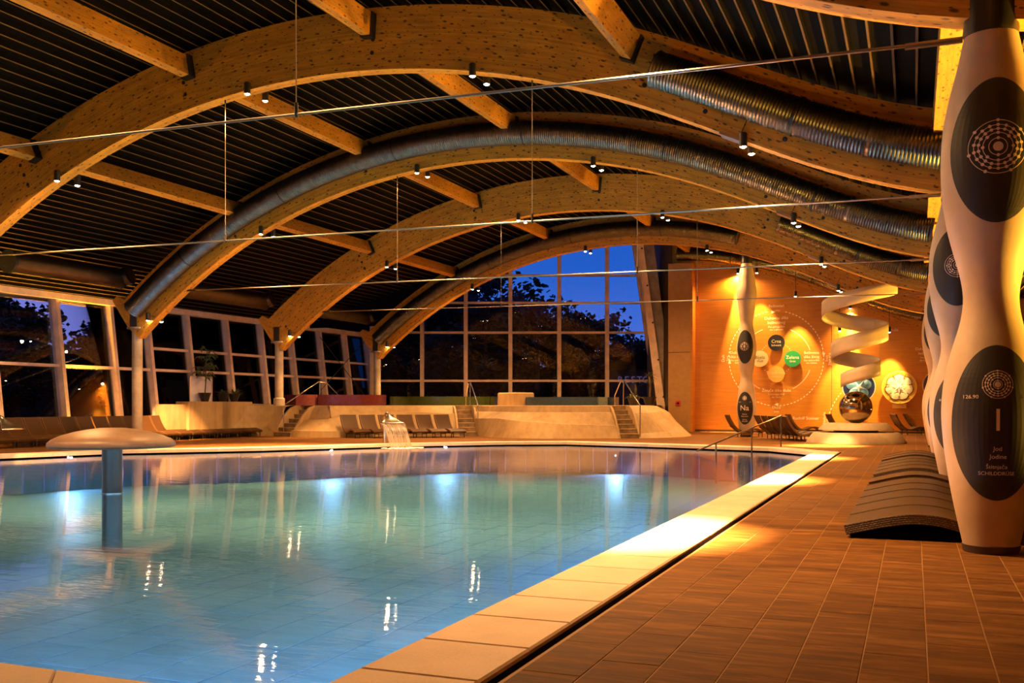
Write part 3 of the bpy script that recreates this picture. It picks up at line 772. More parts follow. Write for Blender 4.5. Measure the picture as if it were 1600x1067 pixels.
fd = bpy.data.lights.new('spot_spill', 'SPOT'); fd.energy = FLOOD_W; fd.color = LAMP_COL; fd.spot_size = math.radians(165); fd.spot_blend = .6; fd.shadow_soft_size = .06
fd2 = fd.copy(); fd2.energy = FLOOD_W * 2.6; fd2.spot_size = math.radians(105); fd2.spot_blend = 1
nl = ['at the left column', 'second from the left', 'third from the left', 'fourth from the left', 'rightmost']
for i, y in enumerate(ARCH_Y):
    for k, X in enumerate(LX):
        for s in (-1, 1):
            if i == 5 and (X < -11 or s > 0): continue
            z = z_lo(X) + .10
            if k == 0: z += .25
            dx = .06 if s > 0 else 0
            root = empty('arch_spotlight', (X + dx, y + s * (BW / 2 + .12), z))
            tag(root, f'lit black spotlight on the {"front" if s < 0 else "back"} face of the {ARCH_NAME[i]} arch, {nl[k]}', 'spotlight', 'spotlights along the arches')
            link('housing', can, root); bb = link('bracket', brk, root)
            if s > 0: bb.rotation_euler = (0, 0, PI)
            link('bulb', bulb, root)
            l = bpy.data.objects.new('spot_beam', ld2 if k == 0 else ld if k == 4 or i == 5 else ld4 if i in (0, 3, 4) else ld3); C.objects.link(l); l.parent = root; l.location = (0, 0, -.29)
            if i == 2 and k == 0 and s > 0:
                l.data = ld5; l.rotation_euler = (Vector((-26.7, 30.6, .5)) - Vector((X, y, z))).to_track_quat('-Z', 'Y').to_euler()
            if s < 0 and k > 0:
                l = bpy.data.objects.new('spot_spill', fd2 if k == 4 else fd); C.objects.link(l); l.parent = root; l.location = (0, 0, -.30)

# wall washers on the back of the fifth arch and on the farthest arch, aimed at the orange wall
wd = bpy.data.lights.new('wall_wash', 'SPOT'); wd.energy = WASH_W; wd.color = (1.0, .66, .22); wd.spot_size = math.radians(46); wd.spot_blend = .6; wd.shadow_soft_size = .04
for k, (X, y, z, dz) in enumerate(((-7.0, 48.75, 7.9, 3.2), (-5.2, 48.75, 6.7, 3.2), (-1.05, 48.75, 4.9, 2.6), (1.4, 48.75, 4.9, 2.6), (-3.2, 48.6, 5.0, 3.0))):
    root = empty('wall_washer', (X, y, z)); tag(root, f'{ORD[k]} black wall washer lamp hung before the orange wall', 'spotlight', 'wall washers')
    link('housing', can, root); link('bulb', bulb, root)
    MB().tube([(0, 0, 0), (0, 0, z_up(X) - z - .02)], .015, 6).build('stem', M['blacksteel'], root)
    l = bpy.data.objects.new('wall_wash', wd); C.objects.link(l); l.parent = root; l.location = (0, 0, -.29)
    l.rotation_euler = Vector((0, WY - y, -dz)).to_track_quat('-Z', 'Y').to_euler()

# ================================================================== LEFT COLUMNS
for i, y in enumerate(ARCH_Y[:5]):
    zb = 1.3 if i >= 3 else 0
    root = empty('concrete_column', (-24.0, y, zb)); tag(root, f'round concrete column carrying the left foot of the {ARCH_NAME[i]} arch', 'column', 'left concrete columns')
    MB().lathe([(.17, 0), (.17, 3.86 - zb)], n=24).build('shaft', M['concrete'], root)
    MB().lathe([(.33, 3.86 - zb), (.33, 3.92 - zb)], n=28).build('cap_plate', M['rod'], root)
    bx = MB().box(-.13, .13, -BW / 2 - .05, BW / 2 + .05, 3.92 - zb, 4.5 - zb); bx.build('beam_bracket', M['blacksteel'], root)
    if zb: MB().lathe([(.23, 0), (.23, .3), (.18, .32)], n=24).build('base_collar', M['concrete'], root)

# ================================================================== ELEMENT COLUMNS (right)
_cy = [868, 850, 800, 750, 700, 650, 600, 550, 510, 470, 430, 400, 350, 300, 250, 200, 150, 100, 60]
_cr = [38, 42, 53, 62, 69, 72.5, 69, 57, 44, 38.5, 45, 54, 66, 72, 73, 70, 60, 47, 39]
_cz = [(868 - y) * 9.1 / F_PX for y in _cy]; _rr = [r * 9.1 / F_PX for r in _cr]
def rad2(z): return float(np.interp(z, _cz, _rr))
ZTOP2 = _cz[-1]
def smooth_prof(fn, ztop, n=90):
    zs = np.linspace(0, ztop, n); r = np.array([fn(z) for z in zs])
    for _ in range(4): r[1:-1] = (r[:-2] + 2 * r[1:-1] + r[2:]) / 4
    return zs, r
Z2, R2 = smooth_prof(rad2, ZTOP2)
def rad3(z):
    zs = [0, .5, 1.2, 1.9, 2.5, 3.1, 3.75, 4.3, 4.72, 5.2, 5.95, 6.7, 7.25]; rs = [.24, .34, .415, .34, .235, .33, .42, .34, .25, .32, .42, .33, .22]
    # smooth cosine interpolation between the stations
    for a in range(len(zs) - 1):
        if z <= zs[a + 1]:
            t = (z - zs[a]) / (zs[a + 1] - zs[a]); t = t * t * (3 - 2 * t); return rs[a] * (1 - t) + rs[a + 1] * t
    return rs[-1]
Z3, R3 = smooth_prof(rad3, 7.25)
def text_mesh(txt, size, name='lettering', align='CENTER', extrude=0.0):
    cu = bpy.data.curves.new(name, 'FONT'); cu.body = txt; cu.size = size; cu.align_x = align; cu.align_y = 'CENTER'; cu.extrude = extrude; cu.resolution_u = 3
    o = bpy.data.objects.new('tmp', cu); C.objects.link(o)
    dg = bpy.context.evaluated_depsgraph_get(); me = bpy.data.meshes.new_from_object(o.evaluated_get(dg)); me.name = name
    bpy.data.objects.remove(o); return me
def wrap(me, R, Z, u0, z0, face, off):
    for v in me.vertices:
        x, z = v.co.x + u0, v.co.y + z0; r = float(np.interp(z, Z, R)) + off; r_ = max(r, abs(x) + .001)
        a = math.asin(max(-.999, min(.999, x / r_))); v.co = (r * math.sin(a + face), -r * math.cos(a + face), z)
    me.update(); return me
def disc2(cx, cy, r, n=14):
    return [(cx, cy)] + [(cx + r * math.cos(2 * PI * k / n), cy + r * math.sin(2 * PI * k / n)) for k in range(n)]
def atom_mesh(shells, radii, dot, nuc, lw):
    v = []; f = []
    def add(vs, fs):
        b = len(v); v.extend((x, y, 0) for x, y in vs); f.extend(tuple(i + b for i in q) for q in fs)
    add(disc2(0, 0, nuc, 24), [(0, 1 + k, 1 + (k + 1) % 24) for k in range(24)])
    for n, r in zip(shells, radii):
        m = 64; vs = [((r + s * lw / 2) * math.cos(2 * PI * k / m), (r + s * lw / 2) * math.sin(2 * PI * k / m)) for s in (-1, 1) for k in range(m)]
        add(vs, [(k, m + k, m + (k + 1) % m, (k + 1) % m)[::-1] for k in range(m)])
        for k in range(n):
            a = PI / 2 + 2 * PI * k / n; add(disc2(r * math.cos(a), r * math.sin(a), dot), [(0, 1 + j, 1 + (j + 1) % 14) for j in range(14)])
    me = bpy.data.meshes.new('atom_diagram'); me.from_pydata(v, [], f); me.update(); return me
def oval(a, b, n=18, m=40):
    vs = []; fs = []
    for j in range(m + 1):
        t = -PI / 2 + PI * j / m; y = b * math.sin(t); w = a * max(.02, math.cos(t))
        vs += [(w * (2 * i / n - 1), y, 0) for i in range(n + 1)]
    for j in range(m):
        for i in range(n): q = j * (n + 1) + i; fs.append((q, q + 1, q + n + 2, q + n + 1))
    me = bpy.data.meshes.new('black_oval'); me.from_pydata(vs, [], fs); me.update(); return me
def put(me, mat, root, R, Z, u0, z0, face, off, name):
    wrap(me, R, Z, u0, z0, face, off); me.materials.clear(); me.materials.append(mat)
    o = link(name, me, root); return o
IOD = ([2, 8, 18, 18, 7], [.075, .122, .157, .193, .235])
def element_column(X, Y, three, label, ztop, prints, ovals, face=0.0):
    root = empty('element_column', (X, Y, 0)); tag(root, label, 'column', 'wavy element columns')
    Z, R = (Z3, R3) if three else (Z2, R2)
    MB().lathe([(float(r), float(z)) for z, r in zip(Z, R) if z >= .05], n=56).build('shell', M['cream'], root)
    MB().lathe([(float(R[0]) + .012, 0), (float(np.interp(.07, Z, R)) + .012, .07)], n=48).build('base_ring', M['brown'], root)
    zt = float(Z[-1]); MB().lathe([(float(R[-1]) + .0, zt - .01), (float(R[-1]) + .01, zt + .04), (float(R[-1]) * .99, zt + .16), (float(R[-1]) * .97, ztop)], n=40).build('black_neck', M['blacksteel'], root)
    for a, b, z in ovals: put(oval(a, b), M['inkblack'], root, R, Z, 0, z, face, .004, 'black_oval')
    for kind, args, u, z in prints:
        me = atom_mesh(*args) if kind == 'atom' else text_mesh(*args)
        if kind == 'tall':
            pass
        put(me, M['print'], root, R, Z, u, z, face, .018 if three else .010, 'atom_diagram' if kind == 'atom' else 'lettering')
    return root
kz = 9.1 / F_PX
def zz(y): return (868 - y) * kz
face = .07
element_column(.655, 10.12, False, 'nearest cream wavy column with black ovals, printed 126.90, Jod and Jodine', 5.35, [
    ('atom', (*IOD, .0145, .042, .006), 0, zz(250)), ('atom', ([2, 8, 18, 18, 7], [.036, .060, .080, .100, .122], .0075, .026, .0045), 0, zz(607)),
    ('text', ('126.90', .046), -.215, zz(625.5)), ('text', ('53', .046), .235, zz(626.5)), ('text', ('1', .28), 0, zz(662)),
    ('text', ('Jod', .055), 0, zz(704)), ('text', ('Jodine', .055), .005, zz(716)), ('text', ('Štitnjača', .05), -.005, zz(731.5)), ('text', ('SCHILDDRÜSE', .046), -.005, zz(741.5))],
    [(.365, .645, zz(252)), (.355, .69, zz(665))], face)
SR = ([2, 8, 18, 8, 2], [.06, .098, .127, .156, .19])
element_column(.655, 18.12, False, 'second cream wavy column, partly hidden, with figure 87.62 on black oval', 5.35, [
    ('atom', (*SR, .012, .036, .006), .0, zz(250)), ('atom', ([2, 8, 18, 8, 2], [.036, .060, .080, .100, .12], .007, .024, .004), 0, zz(607)),
    ('text', ('87.62', .046), -.22, zz(625)), ('text', ('Sr', .25), 0, zz(662))], [(.365, .645, zz(252)), (.355, .69, zz(665))], 0)
element_column(.655, 26.1, False, 'third cream wavy column from the front, mostly behind two nearer columns', 5.35, [('atom', (*SR, .012, .036, .006), 0, zz(250))], [(.365, .645, zz(252)), (.355, .69, zz(665))], 0)
element_column(.655, 34.1, False, 'fourth cream wavy column from the front, hidden behind the nearer columns', 5.35, [], [(.365, .645, zz(252)), (.355, .69, zz(665))], 0)
NAS = ([2, 8, 1], [.06, .12, .165])
element_column(-6.5, 42.35, True, 'distant tall wavy cream column lettered Na before the orange wall', 7.75, [
    ('atom', (*NAS, .018, .035, .010), 0, 3.76), ('atom', ([2, 8, 1], [.03, .06, .085], .012, .025, .008), 0, 1.62),
    ('text', ('22.99', .05), -.21, 1.45), ('text', ('11', .06), .22, 1.45), ('text', ('Na', .31), 0, 1.2), ('text', ('Natrij', .085), 0, .95), ('text', ('Natrium', .085), 0, .86), ('text', ('Stanice', .07), 0, .73), ('text', ('ZELLEN', .075), 0, .65)],
    [(.325, .70, 3.75), (.325, .68, 1.2)], -.06)

# ================================================================== LOUNGERS
def lounger_profile(low):
    if low: P = [(0, .12), (.12, .150), (.35, .21), (.62, .26), (.9, .25), (1.15, .18), (1.3, .14), (1.42, .16), (1.6, .26), (1.8, .43)]
    else: P = [(0, .255), (.12, .30), (.28, .355), (.42, .375), (.56, .35), (.72, .28), (.86, .245), (1.0, .27), (1.14, .37), (1.27, .53), (1.38, .72), (1.47, .93)]
    P = np.array(P); s = np.r_[0, np.cumsum(np.hypot(*np.diff(P, axis=0).T))]; t = np.linspace(0, s[-1], 40)
    # smooth by Catmull-like resampling
    x = np.interp(t, s, P[:, 0]); z = np.interp(t, s, P[:, 1])
    for _ in range(5):
        x[1:-1] = (x[:-2] + 2 * x[1:-1] + x[2:]) / 4; z[1:-1] = (z[:-2] + 2 * z[1:-1] + z[2:]) / 4
    return [(float(a), float(b), float(c)) for a, b, c in zip(x, z, t)]
def shell_mesh(prof, w, th, name, mat, y0=None):
    """curved slab; local x = foot to head, y = width"""
    bm = bmesh.new(); uvl = bm.loops.layers.uv.new('UVMap'); h = w / 2; c = y0 or 0
    n = len(prof); top = []; bot = []
    for i, (x, z, s) in enumerate(prof):
        a = prof[max(0, i - 1)]; b = prof[min(n - 1, i + 1)]; d = math.hypot(b[0] - a[0], b[1] - a[1]); nx, nz = -(b[1] - a[1]) / d, (b[0] - a[0]) / d
        top.append((x, z, s)); bot.append((x - nx * th, z - nz * th, s))
    def V(p, y): return bm.verts.new((p[0], y + c, p[1]))
    T = [[V(p, -h), V(p, h)] for p in top]; B = [[V(p, -h), V(p, h)] for p in bot]
    def F(vs, uv):
        f = bm.faces.new(vs); f.smooth = True
        for l, u in zip(f.loops, uv): l[uvl].uv = u
    for i in range(n - 1):
        s0, s1 = prof[i][2], prof[i + 1][2]
        F([T[i][0], T[i + 1][0], T[i + 1][1], T[i][1]], [(s0, 0), (s1, 0), (s1, w), (s0, w)])
        F([B[i][1], B[i + 1][1], B[i + 1][0], B[i][0]], [(s0, 2 + w), (s1, 2 + w), (s1, 2), (s0, 2)])
        F([B[i][0], B[i + 1][0], T[i + 1][0], T[i][0]], [(s0, 4), (s1, 4), (s1, 4 + th), (s0, 4 + th)])
        F([T[i][1], T[i + 1][1], B[i + 1][1], B[i][1]], [(s0, 5 + th), (s1, 5 + th), (s1, 5), (s0, 5)])
    F([B[0][0], T[0][0], T[0][1], B[0][1]], [(0, 6), (th, 6), (th, 6 + w), (0, 6 + w)])
    F([T[-1][0], B[-1][0], B[-1][1], T[-1][1]], [(0, 7), (th, 7), (th, 7 + w), (0, 7 + w)])
    me = bpy.data.meshes.new(name); bm.to_mesh(me); bm.free(); me.materials.append(mat); me.set_sharp_from_angle(angle=math.radians(38))
    return me
def make_lounger(low):
    root = empty('lounger'); LW = 1.08 if low else .70
    p = lounger_profile(low)
    sh = link('woven_shell', shell_mesh(p, LW - .05, .085 if low else .06, 'woven_shell', M['wicker' if low else 'slat']), root)
    for s in (-1, 1):
        link('edge_binding', shell_mesh([(x, z + .006, t) for x, z, t in p], .03, .10 if low else .072, 'edge_binding', M['wicker' if low else 'rimlight_edge'], s * (LW / 2 - .015)), root)
    if low:
        MB().box(.06, 1.5, -LW / 2 + .03, LW / 2 - .03, 0, .08).build('plinth', M['black'], root)
    else:
        for x, s in ((.10, -1), (.10, 1), (.98, -1), (.98, 1)):
            MB().tube([(x, s * .30, 0), (x, s * .30, .22)], .018, 8).build('leg', M['blacksteel'], root)
        fr = MB()
        for s in (-1, 1): fr.bar((.05, s * .30, .205), (1.05, s * .30, .205), .03, .03)
        fr.bar((.10, -.3, .16), (.10, .3, .16), .025).bar((.98, -.3, .16), (.98, .3, .16), .025).bar((.98, -.3, .20), (1.33, -.3, .46), .025).bar((.98, .3, .20), (1.33, .3, .46), .025)
        fr.build('base_frame', M['blacksteel'], root)
    return root
protos = {}
def lounger(x, y, ang, low, label, group):
    """foot centre at x, y; ang = direction from foot to head"""
    if low not in protos: o = protos[low] = make_lounger(low)
    else: o = copy_tree(protos[low])
    o.location = (x, y, 0); o.rotation_euler = (0, 0, ang); tag(o, label, 'lounger', group); return o
# row under the left windows
ys = [35.0 - .735 * k for k in range(20)]
for k, y in enumerate(ys):
    lounger(-25.72, y, PI, False, f'{ORD[k]} wave lounger from the far end of the row under the left windows', 'loungers under the left windows')
# near right row, between the element columns
for nm, y0, n in (('near', 11.17, 5), ('middle', 19.06, 4), ('far', 23.95, 2)):
    for j in range(n):
        lounger(-.66, y0 + 1.1 * j, 0, True, f'{ORD[j]} low woven lounger from the front in the {nm} group beside the columns', 'woven loungers beside the columns')
lounger(-.66, 17.2, 0, True, 'single low woven lounger between the near and middle groups beside the columns', 'woven loungers beside the columns')
# row in front of the terrace behind the waterfall
dv = Vector((.84, .54)); hv = Vector((-.82, .57))
for j in range(6):
    p = Vector((-20.45, 34.75)) + dv * .775 * j
    lounger(p.x, p.y, math.atan2(hv.y, hv.x), False, f'{ORD[j]} brown lounger from the left in the row behind the water spout', 'loungers behind the water spout')
# groups before the orange wall
def at_d(px, d): v = on_D(px, 632, d); return v.x, v.y
fa = math.atan2(-S_, -C_) ; 
for j in range(5):
    d = 36.6 + .74 * j; v = on_D(1289 - 12 * j, 632, d)
    lounger(v.x, v.y, fa, False, f'{ORD[j]} lounger from the front in the dark row beside the pool handrail', 'loungers by the handrail')
for j, (px, d, lb) in enumerate(((1192, 41.6, 'lounger at the far left foot of the Na column'), (1283, 44.5, 'dark lounger in front of the orange wall beyond the handrail'), (1346, 44.8, 'lounger standing behind the mirror ball pedestal'), (1448, 44.3, 'lone brown lounger on the deck below the yellow flower disc'), (1462, 46.4, 'lounger nearest the orange wall under the yellow flower disc'))):
    v = on_D(px, 632, d); lounger(v.x, v.y, fa, False, lb, 'loungers before the orange wall')

# ================================================================== MUSHROOM FOUNTAIN
root = empty('mushroom_fountain', (-12.25, 12.75, -1.03)); tag(root, 'large tan mushroom shower fountain standing in the pool', 'fountain')
MB().lathe([(.16, 0), (.16, 1.66)], n=28).build('stem', plain('dark_olive_stem', (.07, .055, .032), .45), root)
MB().lathe([(.172, .9), (.172, .93)], n=28).build('stem_ring', M['rod'], root)
prof = [(.2, 1.66), (.9, 1.67), (.97, 1.68), (.995, 1.71), (.985, 1.76), (.93, 1.81), (.80, 1.87), (.60, 1.93), (.40, 1.97), (.2, 1.995), (.001, 2.0)]
MB().lathe(prof, n=56, caps=False).build('cap', plain('tan_mushroom_cap', (.15, .075, .033), .45, var=.22, vscale=4, bumps=.05), root)

# ================================================================== WATER SPOUTS
def spout(loc, ang, label, flowing):
    root = empty('water_spout', loc, ang); tag(root, label, 'fountain', 'waterfall spouts')
    MB().tube([(0, 0, 0), (0, 0, .78), (.02, 0, .90), (.07, 0, .99), (.15, 0, 1.02), (.23, 0, .99), (.27, 0, .93)], .07, 16).build('pipe', M['steel'], root)
    MB().lathe([(.13, 0), (.13, .03), (.08, .035)], n=20).build('base_flange', M['steel'], root)
    f = MB(); rows = []
    for t in np.linspace(0, 1, 8):
        w = .06 + .42 * t; x = .24 + .34 * t; z = 1.0 - .30 * t - .03 * math.sin(PI * t)
        rows.append([(x + .04 * math.cos(u * PI / 2) * (1 - t), w * u / 1, z) for u in np.linspace(-1, 1, 9)])
    f.grid(rows); fo = f.build('fan_plate', M['steel'], root); so = fo.modifiers.new('solid', 'SOLIDIFY'); so.thickness = .015
    if flowing:
        f = MB(); rows = []; m = 14
        for t in np.linspace(0, 1, m):
            w = .44 - .03 * t; x = .57 + .62 * t; z = .69 - .18 * t - .62 * t * t
            rows.append([(x, w * u + .012 * math.sin(9 * u + 3 * t), z + .01 * math.sin(13 * u)) for u in np.linspace(-1, 1, 15)])
        f.grid(rows); o = f.build('falling_water', M['fall'], root); o['kind'] = 'stuff'
        set_uv(o.data, lambda co, n: (co.y, co.x))
        g = MB()
        for k in range(160):
            a = random.random() * 2 * PI; r = random.random() ** .7; x = 1.25 + .55 * r * math.cos(a); y = .75 * r * math.sin(a); s = random.uniform(.03, .09)
            g.lathe([(s, -.115), (s * .8, -.115 + s * .22), (.001, -.115 + s * .3)], x, y, 6, caps=False)
        o = g.build('foam', M['foam'], root); o['kind'] = 'stuff'
    return root
spout((-17.0, 30.35, .0), math.atan2(-.55, .84), 'steel waterfall spout pouring a sheet of water at the far pool edge', True)
spout((-22.25, 19.0, .0), math.atan2(.25, .95), 'steel fan spout without flowing water at the left pool edge', False)

# ================================================================== HANDRAILS
def rail(paths, name, label, mat, r=.024):
    base = Vector(paths[0][1][0]); root = empty(name, base); tag(root, label, 'handrail')
    for pn, pts in paths: MB().tube([Vector(p) - base for p in pts], r, 10).build(pn, mat, root)
    return root
A, B = Vector((-3.85, 32.0, 1.0)), Vector((-5.95, 29.3, -.02))
def al_(t): return A.lerp(B, t)
rail([('post', [(A.x, A.y, 0), A]), ('rail', [A, al_(.33), al_(.66), B]), ('post', [(al_(.36).x, al_(.36).y, -.4), al_(.36)]), ('post', [(al_(.78).x, al_(.78).y, -1.0), al_(.78)])], 'pool_handrail', 'sloping steel handrail leading down into the pool water', plain('dark_bronze_rail', (.16, .11, .07), .3, .8))

# ================================================================== TERRACE
ter = empty('terrace'); tag(ter, 'sculpted sandy concrete terrace with stepped curving walls', 'terrace', kind='structure')
ZT = 1.31
tops = []
def tier_wall(base, tiers, da, db, name='sculpted_wall'):
    """base polyline; tiers: list of (offset, z) per row, either number or list along the polyline"""
    P = [Vector(p) for p in base]; n0 = len(P)
    s = np.r_[0, np.cumsum([(P[i + 1] - P[i]).length for i in range(n0 - 1)])]; m = 30; t = np.linspace(0, s[-1], m)
    X = np.interp(t, s, [p.x for p in P]); Y = np.interp(t, s, [p.y for p in P])
    for _ in range(6):
        X[1:-1] = (X[:-2] + 2 * X[1:-1] + X[2:]) / 4; Y[1:-1] = (Y[:-2] + 2 * Y[1:-1] + Y[2:]) / 4
    rows = []
    for off, z in tiers:
        row = []
        for i in range(m):
            a, b = max(0, i - 2), min(m - 1, i + 2); d = Vector((X[b] - X[a], Y[b] - Y[a])).normalized(); f = i / (m - 1); e0 = max(0, 1 - f * 5); e1 = max(0, 1 - (1 - f) * 5); nn = (Vector((-d.y, d.x)) * (1 - e0 - e1) + Vector(da) * e0 + Vector(db) * e1).normalized()
            o = off if not isinstance(off, (list, tuple)) else float(np.interp(f, np.linspace(0, 1, len(off)), off))
            h = z if not isinstance(z, (list, tuple)) else float(np.interp(f, np.linspace(0, 1, len(z)), z))
            row.append((X[i] + nn.x * o, Y[i] + nn.y * o, h))
        rows.append(row)
    tops.append([(p[0], p[1]) for p in rows[-1]])
    mb = MB()
    for r0, r1 in zip(rows[:-1], rows[1:]): mb.grid([r0, r1])
    return mb.build(name, M['plaster'], ter)
def stairs(c, d, w, lab, n=7):
    """c centre of bottom riser, d climb direction"""
    d = Vector(d).normalized(); q = Vector((-d.y, d.x)); root = empty('stair', (c[0], c[1], 0), math.atan2(d.y, d.x)); tag(root, lab, 'stairs', 'terrace stairs', 'structure')
    for k in range(n):
        h = ZT * (k + 1) / n; st_ = bevel(MB().box(.3 * k, .3 * k + (.36 if k < n - 1 else 1.0), -w / 2, w / 2, 0, h - .03).build('step', M['stairs'], root), .006); bevel(MB().box(.3 * k - .02, .3 * k + .34, -w / 2 - .01, w / 2 + .01, h - .03, h).build('tread', M['plaster'], st_), .006)  # worn dark risers; paler treads also put lit-against-shaded contrast into the colour
    L = .3 * n; a = Vector(c) + d * L
    prof = [(-.02, 0), (.28, .42), (.62, .86), (1.0, 1.20), (1.3, ZT - .01), (L + .3, ZT - .01), (L + .3, 0)]
    for s in (-1, 1):
        y0, y1 = s * (w / 2 + .012), s * (w / 2 + .10); m = len(prof); mb = MB()
        mb.add([(x, y0, z) for x, z in prof] + [(x, y1, z) for x, z in prof], [tuple(range(m)), tuple(range(2 * m - 1, m - 1, -1))] + [(i, m + i, m + (i + 1) % m, (i + 1) % m) for i in range(m)])
        fixn(mb.build('side_wall', M['plaster'], root))
    tops.append([tuple(a + q * w / 2 * 1.1), tuple(a - q * w / 2 * 1.1)])
    return a, d, q
tier_wall([(-26.70, 34.0), (-26.35, 35.0), (-25.9, 35.45), (-25.24, 35.45)], [(0, 0), (.25, .40), (.50, .86), (.72, [1.40, 1.38, 1.30, 1.25]), (1.0, [1.45, 1.45, 1.38, ZT - .01]), (1.6, ZT)], (-.97, .25), (.2, .98))
s1 = stairs((-24.75, 35.35), (.20, .98), 1.0, 'worn concrete steps climbing to the red tub')
tier_wall([(-24.26, 35.25), (-22.9, 34.7), (-21.9, 34.85), (-21.5, 35.9), (-20.6, 37.3), (-18.06, 38.74)], [(0, 0), (.05, .26), (.25, .27), (.75, [.70, .72, .85, .98, 1.02, .95]), (.95, [.71, .74, .87, 1.0, 1.03, .96]), (1.35, ZT - .02), (1.6, ZT)], (.2, .98), (-.55, .83))
s2 = stairs((-17.75, 38.95), (-.55, .83), .75, 'worn concrete steps climbing to the green tub')
tier_wall([(-17.44, 39.16), (-16.5, 37.9), (-15.2, 36.95), (-13.2, 36.95), (-10.81, 38.39)], [(0, 0), (.35, [.75, .78, .66, .56, .50]), (.45, [.76, .79, .67, .57, .51]), (.95, [1.02, 1.03, 1.03, 1.03, 1.02]), (1.1, 1.04), (1.2, ZT - .02), (1.45, ZT)], (-.55, .83), (-.55, .83))
s3 = stairs((-10.5, 38.6), (-.55, .83), .75, 'worn concrete steps climbing to the blue tub')
tier_wall([(-10.19, 38.81), (-9.25, 40.0), (-8.8, 42.0), (-9.2, 44.3), (-10.4, 46.6)], [(0, 0), ([.2, .3, .7, .6, .4], [.18, .25, .55, .6, .55]), ([.5, .75, 1.0, .9, .7], [.65, .7, .85, 1.0, .95]), ([.8, 1.0, 1.2, 1.1, 1.0], [1.0, 1.02, 1.05, 1.12, 1.1]), ([1.2, 1.35, 1.5, 1.5, 1.3], ZT - .03), (1.8, ZT)], (-.55, .83), (-.95, .3))
lp = [p for t in tops for p in t] + [(-11.5, 49.3), (-13.8, 53.1), (-27.2, 47.6)]
fill([lp], ZT, 'terrace_top', M['plaster'], ter)
# low block wall at the left windows
blk = MB().box(-27.38, -26.85, 30.75, 31.9, 0, 1.36).build('block_wall', M['plaster']); bevel(blk, .02); tag(blk, 'low plain plaster block behind the left loungers', 'wall', 'plaster blocks')
blk = MB().box(-27.38, -26.72, 31.9, 36.0, 0, 1.47).build('block_wall', M['plaster']); bevel(blk, .02); tag(blk, 'taller plaster block under the potted tree', 'wall', 'plaster blocks')
def stair_rail(st, side, w, label):
    a, d, q = st; b0 = a - d * 2.1; o = q * (w / 2 + .06) * side
    def P(t, z): v = b0 + d * t + o; return (v.x, v.y, z)
    rail([('post', [P(.05, 0), P(.05, 1.32)]), ('rail', [P(.05, 1.32), P(2.1, 2.35), P(2.6, 2.32), P(3.4, 1.75), P(3.4, 1.31)]), ('post', [P(2.2, ZT), P(2.2, 2.34)])], 'stair_handrail', label, M['steel'])
stair_rail(s1, -.1, 1.0, 'steel handrail over the left terrace steps')
stair_rail(s2, -1, .75, 'steel handrail over the middle terrace steps')
stair_rail(s3, -1, .75, 'steel handrail over the right terrace steps')

br = empty('cross_brace', (-27.3, 42.2, 1.4)); tag(br, 'thin dark crossed steel cables before the leaning windows beyond the red tub', 'brace')
for a_, b_ in (((0, 0, 3.3), (-.0, 5.0, .0)), ((0, 0, .6), (0, 4.4, 3.4))): MB().tube([a_, b_], .018, 6).build('cable', M['blacksteel'], br)
# tubs on the terrace
def tub(px, d, rx, ry, h, label, col, segs, z0=ZT):
    v = on_D(px, 632, d); root = empty('spa_tub', (v.x, v.y, z0), YAW); tag(root, label, 'tub', 'mosaic spa tubs')
    n = 64
    for si, (a0, a1, c) in enumerate(segs):
        mb = MB(); A = np.linspace(a0, a1, max(3, int((a1 - a0) / 6)))
        vo = [(rx * math.cos(math.radians(t)), ry * math.sin(math.radians(t))) for t in A]; vi = [(x * .88, y * .86) for x, y in vo]
        mb.grid([[(x, y, 0) for x, y in vo], [(x, y, h) for x, y in vo]], True); mb.grid([[(x, y, h) for x, y in vo], [(x, y, h) for x, y in vi], [(x, y, 0) for x, y in vi]], False)
        for e_ in (0, -1): mb.add([(*vo[e_], 0), (*vi[e_], 0), (*vi[e_], h), (*vo[e_], h)], [(0, 1, 2, 3)])
        o = mb.build('rim', mosaic('mosaic_' + str(len(bpy.data.materials)), c), root); set_uv(o.data, lambda co, n_: (math.atan2(co.y / ry, co.x / rx) * rx * .9, co.z)); fixn(o)
    w = MB().lathe([(.87, h - .06)], n=40, caps=False)
    MB().add([], [])
    vs = [(rx * .87 * math.cos(2 * PI * k / 40), ry * .85 * math.sin(2 * PI * k / 40), h - .1) for k in range(40)]
    mb = MB(); mb.add(vs, [tuple(range(40))]); mb.build('tub_water', M['water'], root)
tub(521, 44.9, 2.38, 1.5, .47, 'dark red mosaic rim of the tub above the left steps', None, [(-176, -128, (.09, .012, .016)), (-127, -103, (.42, .10, .11)), (-100, -2, (.15, .022, .025)), (0, 180, (.13, .02, .024))])
tub(693, 48.6, 2.62, 1.5, .42, 'green mosaic rim of the tub above the middle steps', None, [(-178, -60, (.045, .065, .012)), (-58, -30, (.04, .06, .012)), (-28, -3, (.05, .07, .014)), (0, 180, (.05, .07, .014))])
tub(893, 46.6, 2.22, 1.4, .38, 'blue mosaic rim of the tub above the right steps', None, [(-178, -60, (.03, .06, .10)), (-58, -44, (.16, .20, .19)), (-42, -30, (.02, .04, .07)), (-28, -3, (.18, .18, .19)), (0, 180, (.03, .06, .10))])
v = on_D(806, 632, 47.0); dr = MB().lathe([(.86, 0), (.86, .56), (.80, .60), (.001, .60)], n=40, caps=False).build('round_plinth', M['plaster'], None, (v.x, v.y, ZT)); tag(dr, 'plain sandy round plinth between the green and blue tubs', 'plinth')

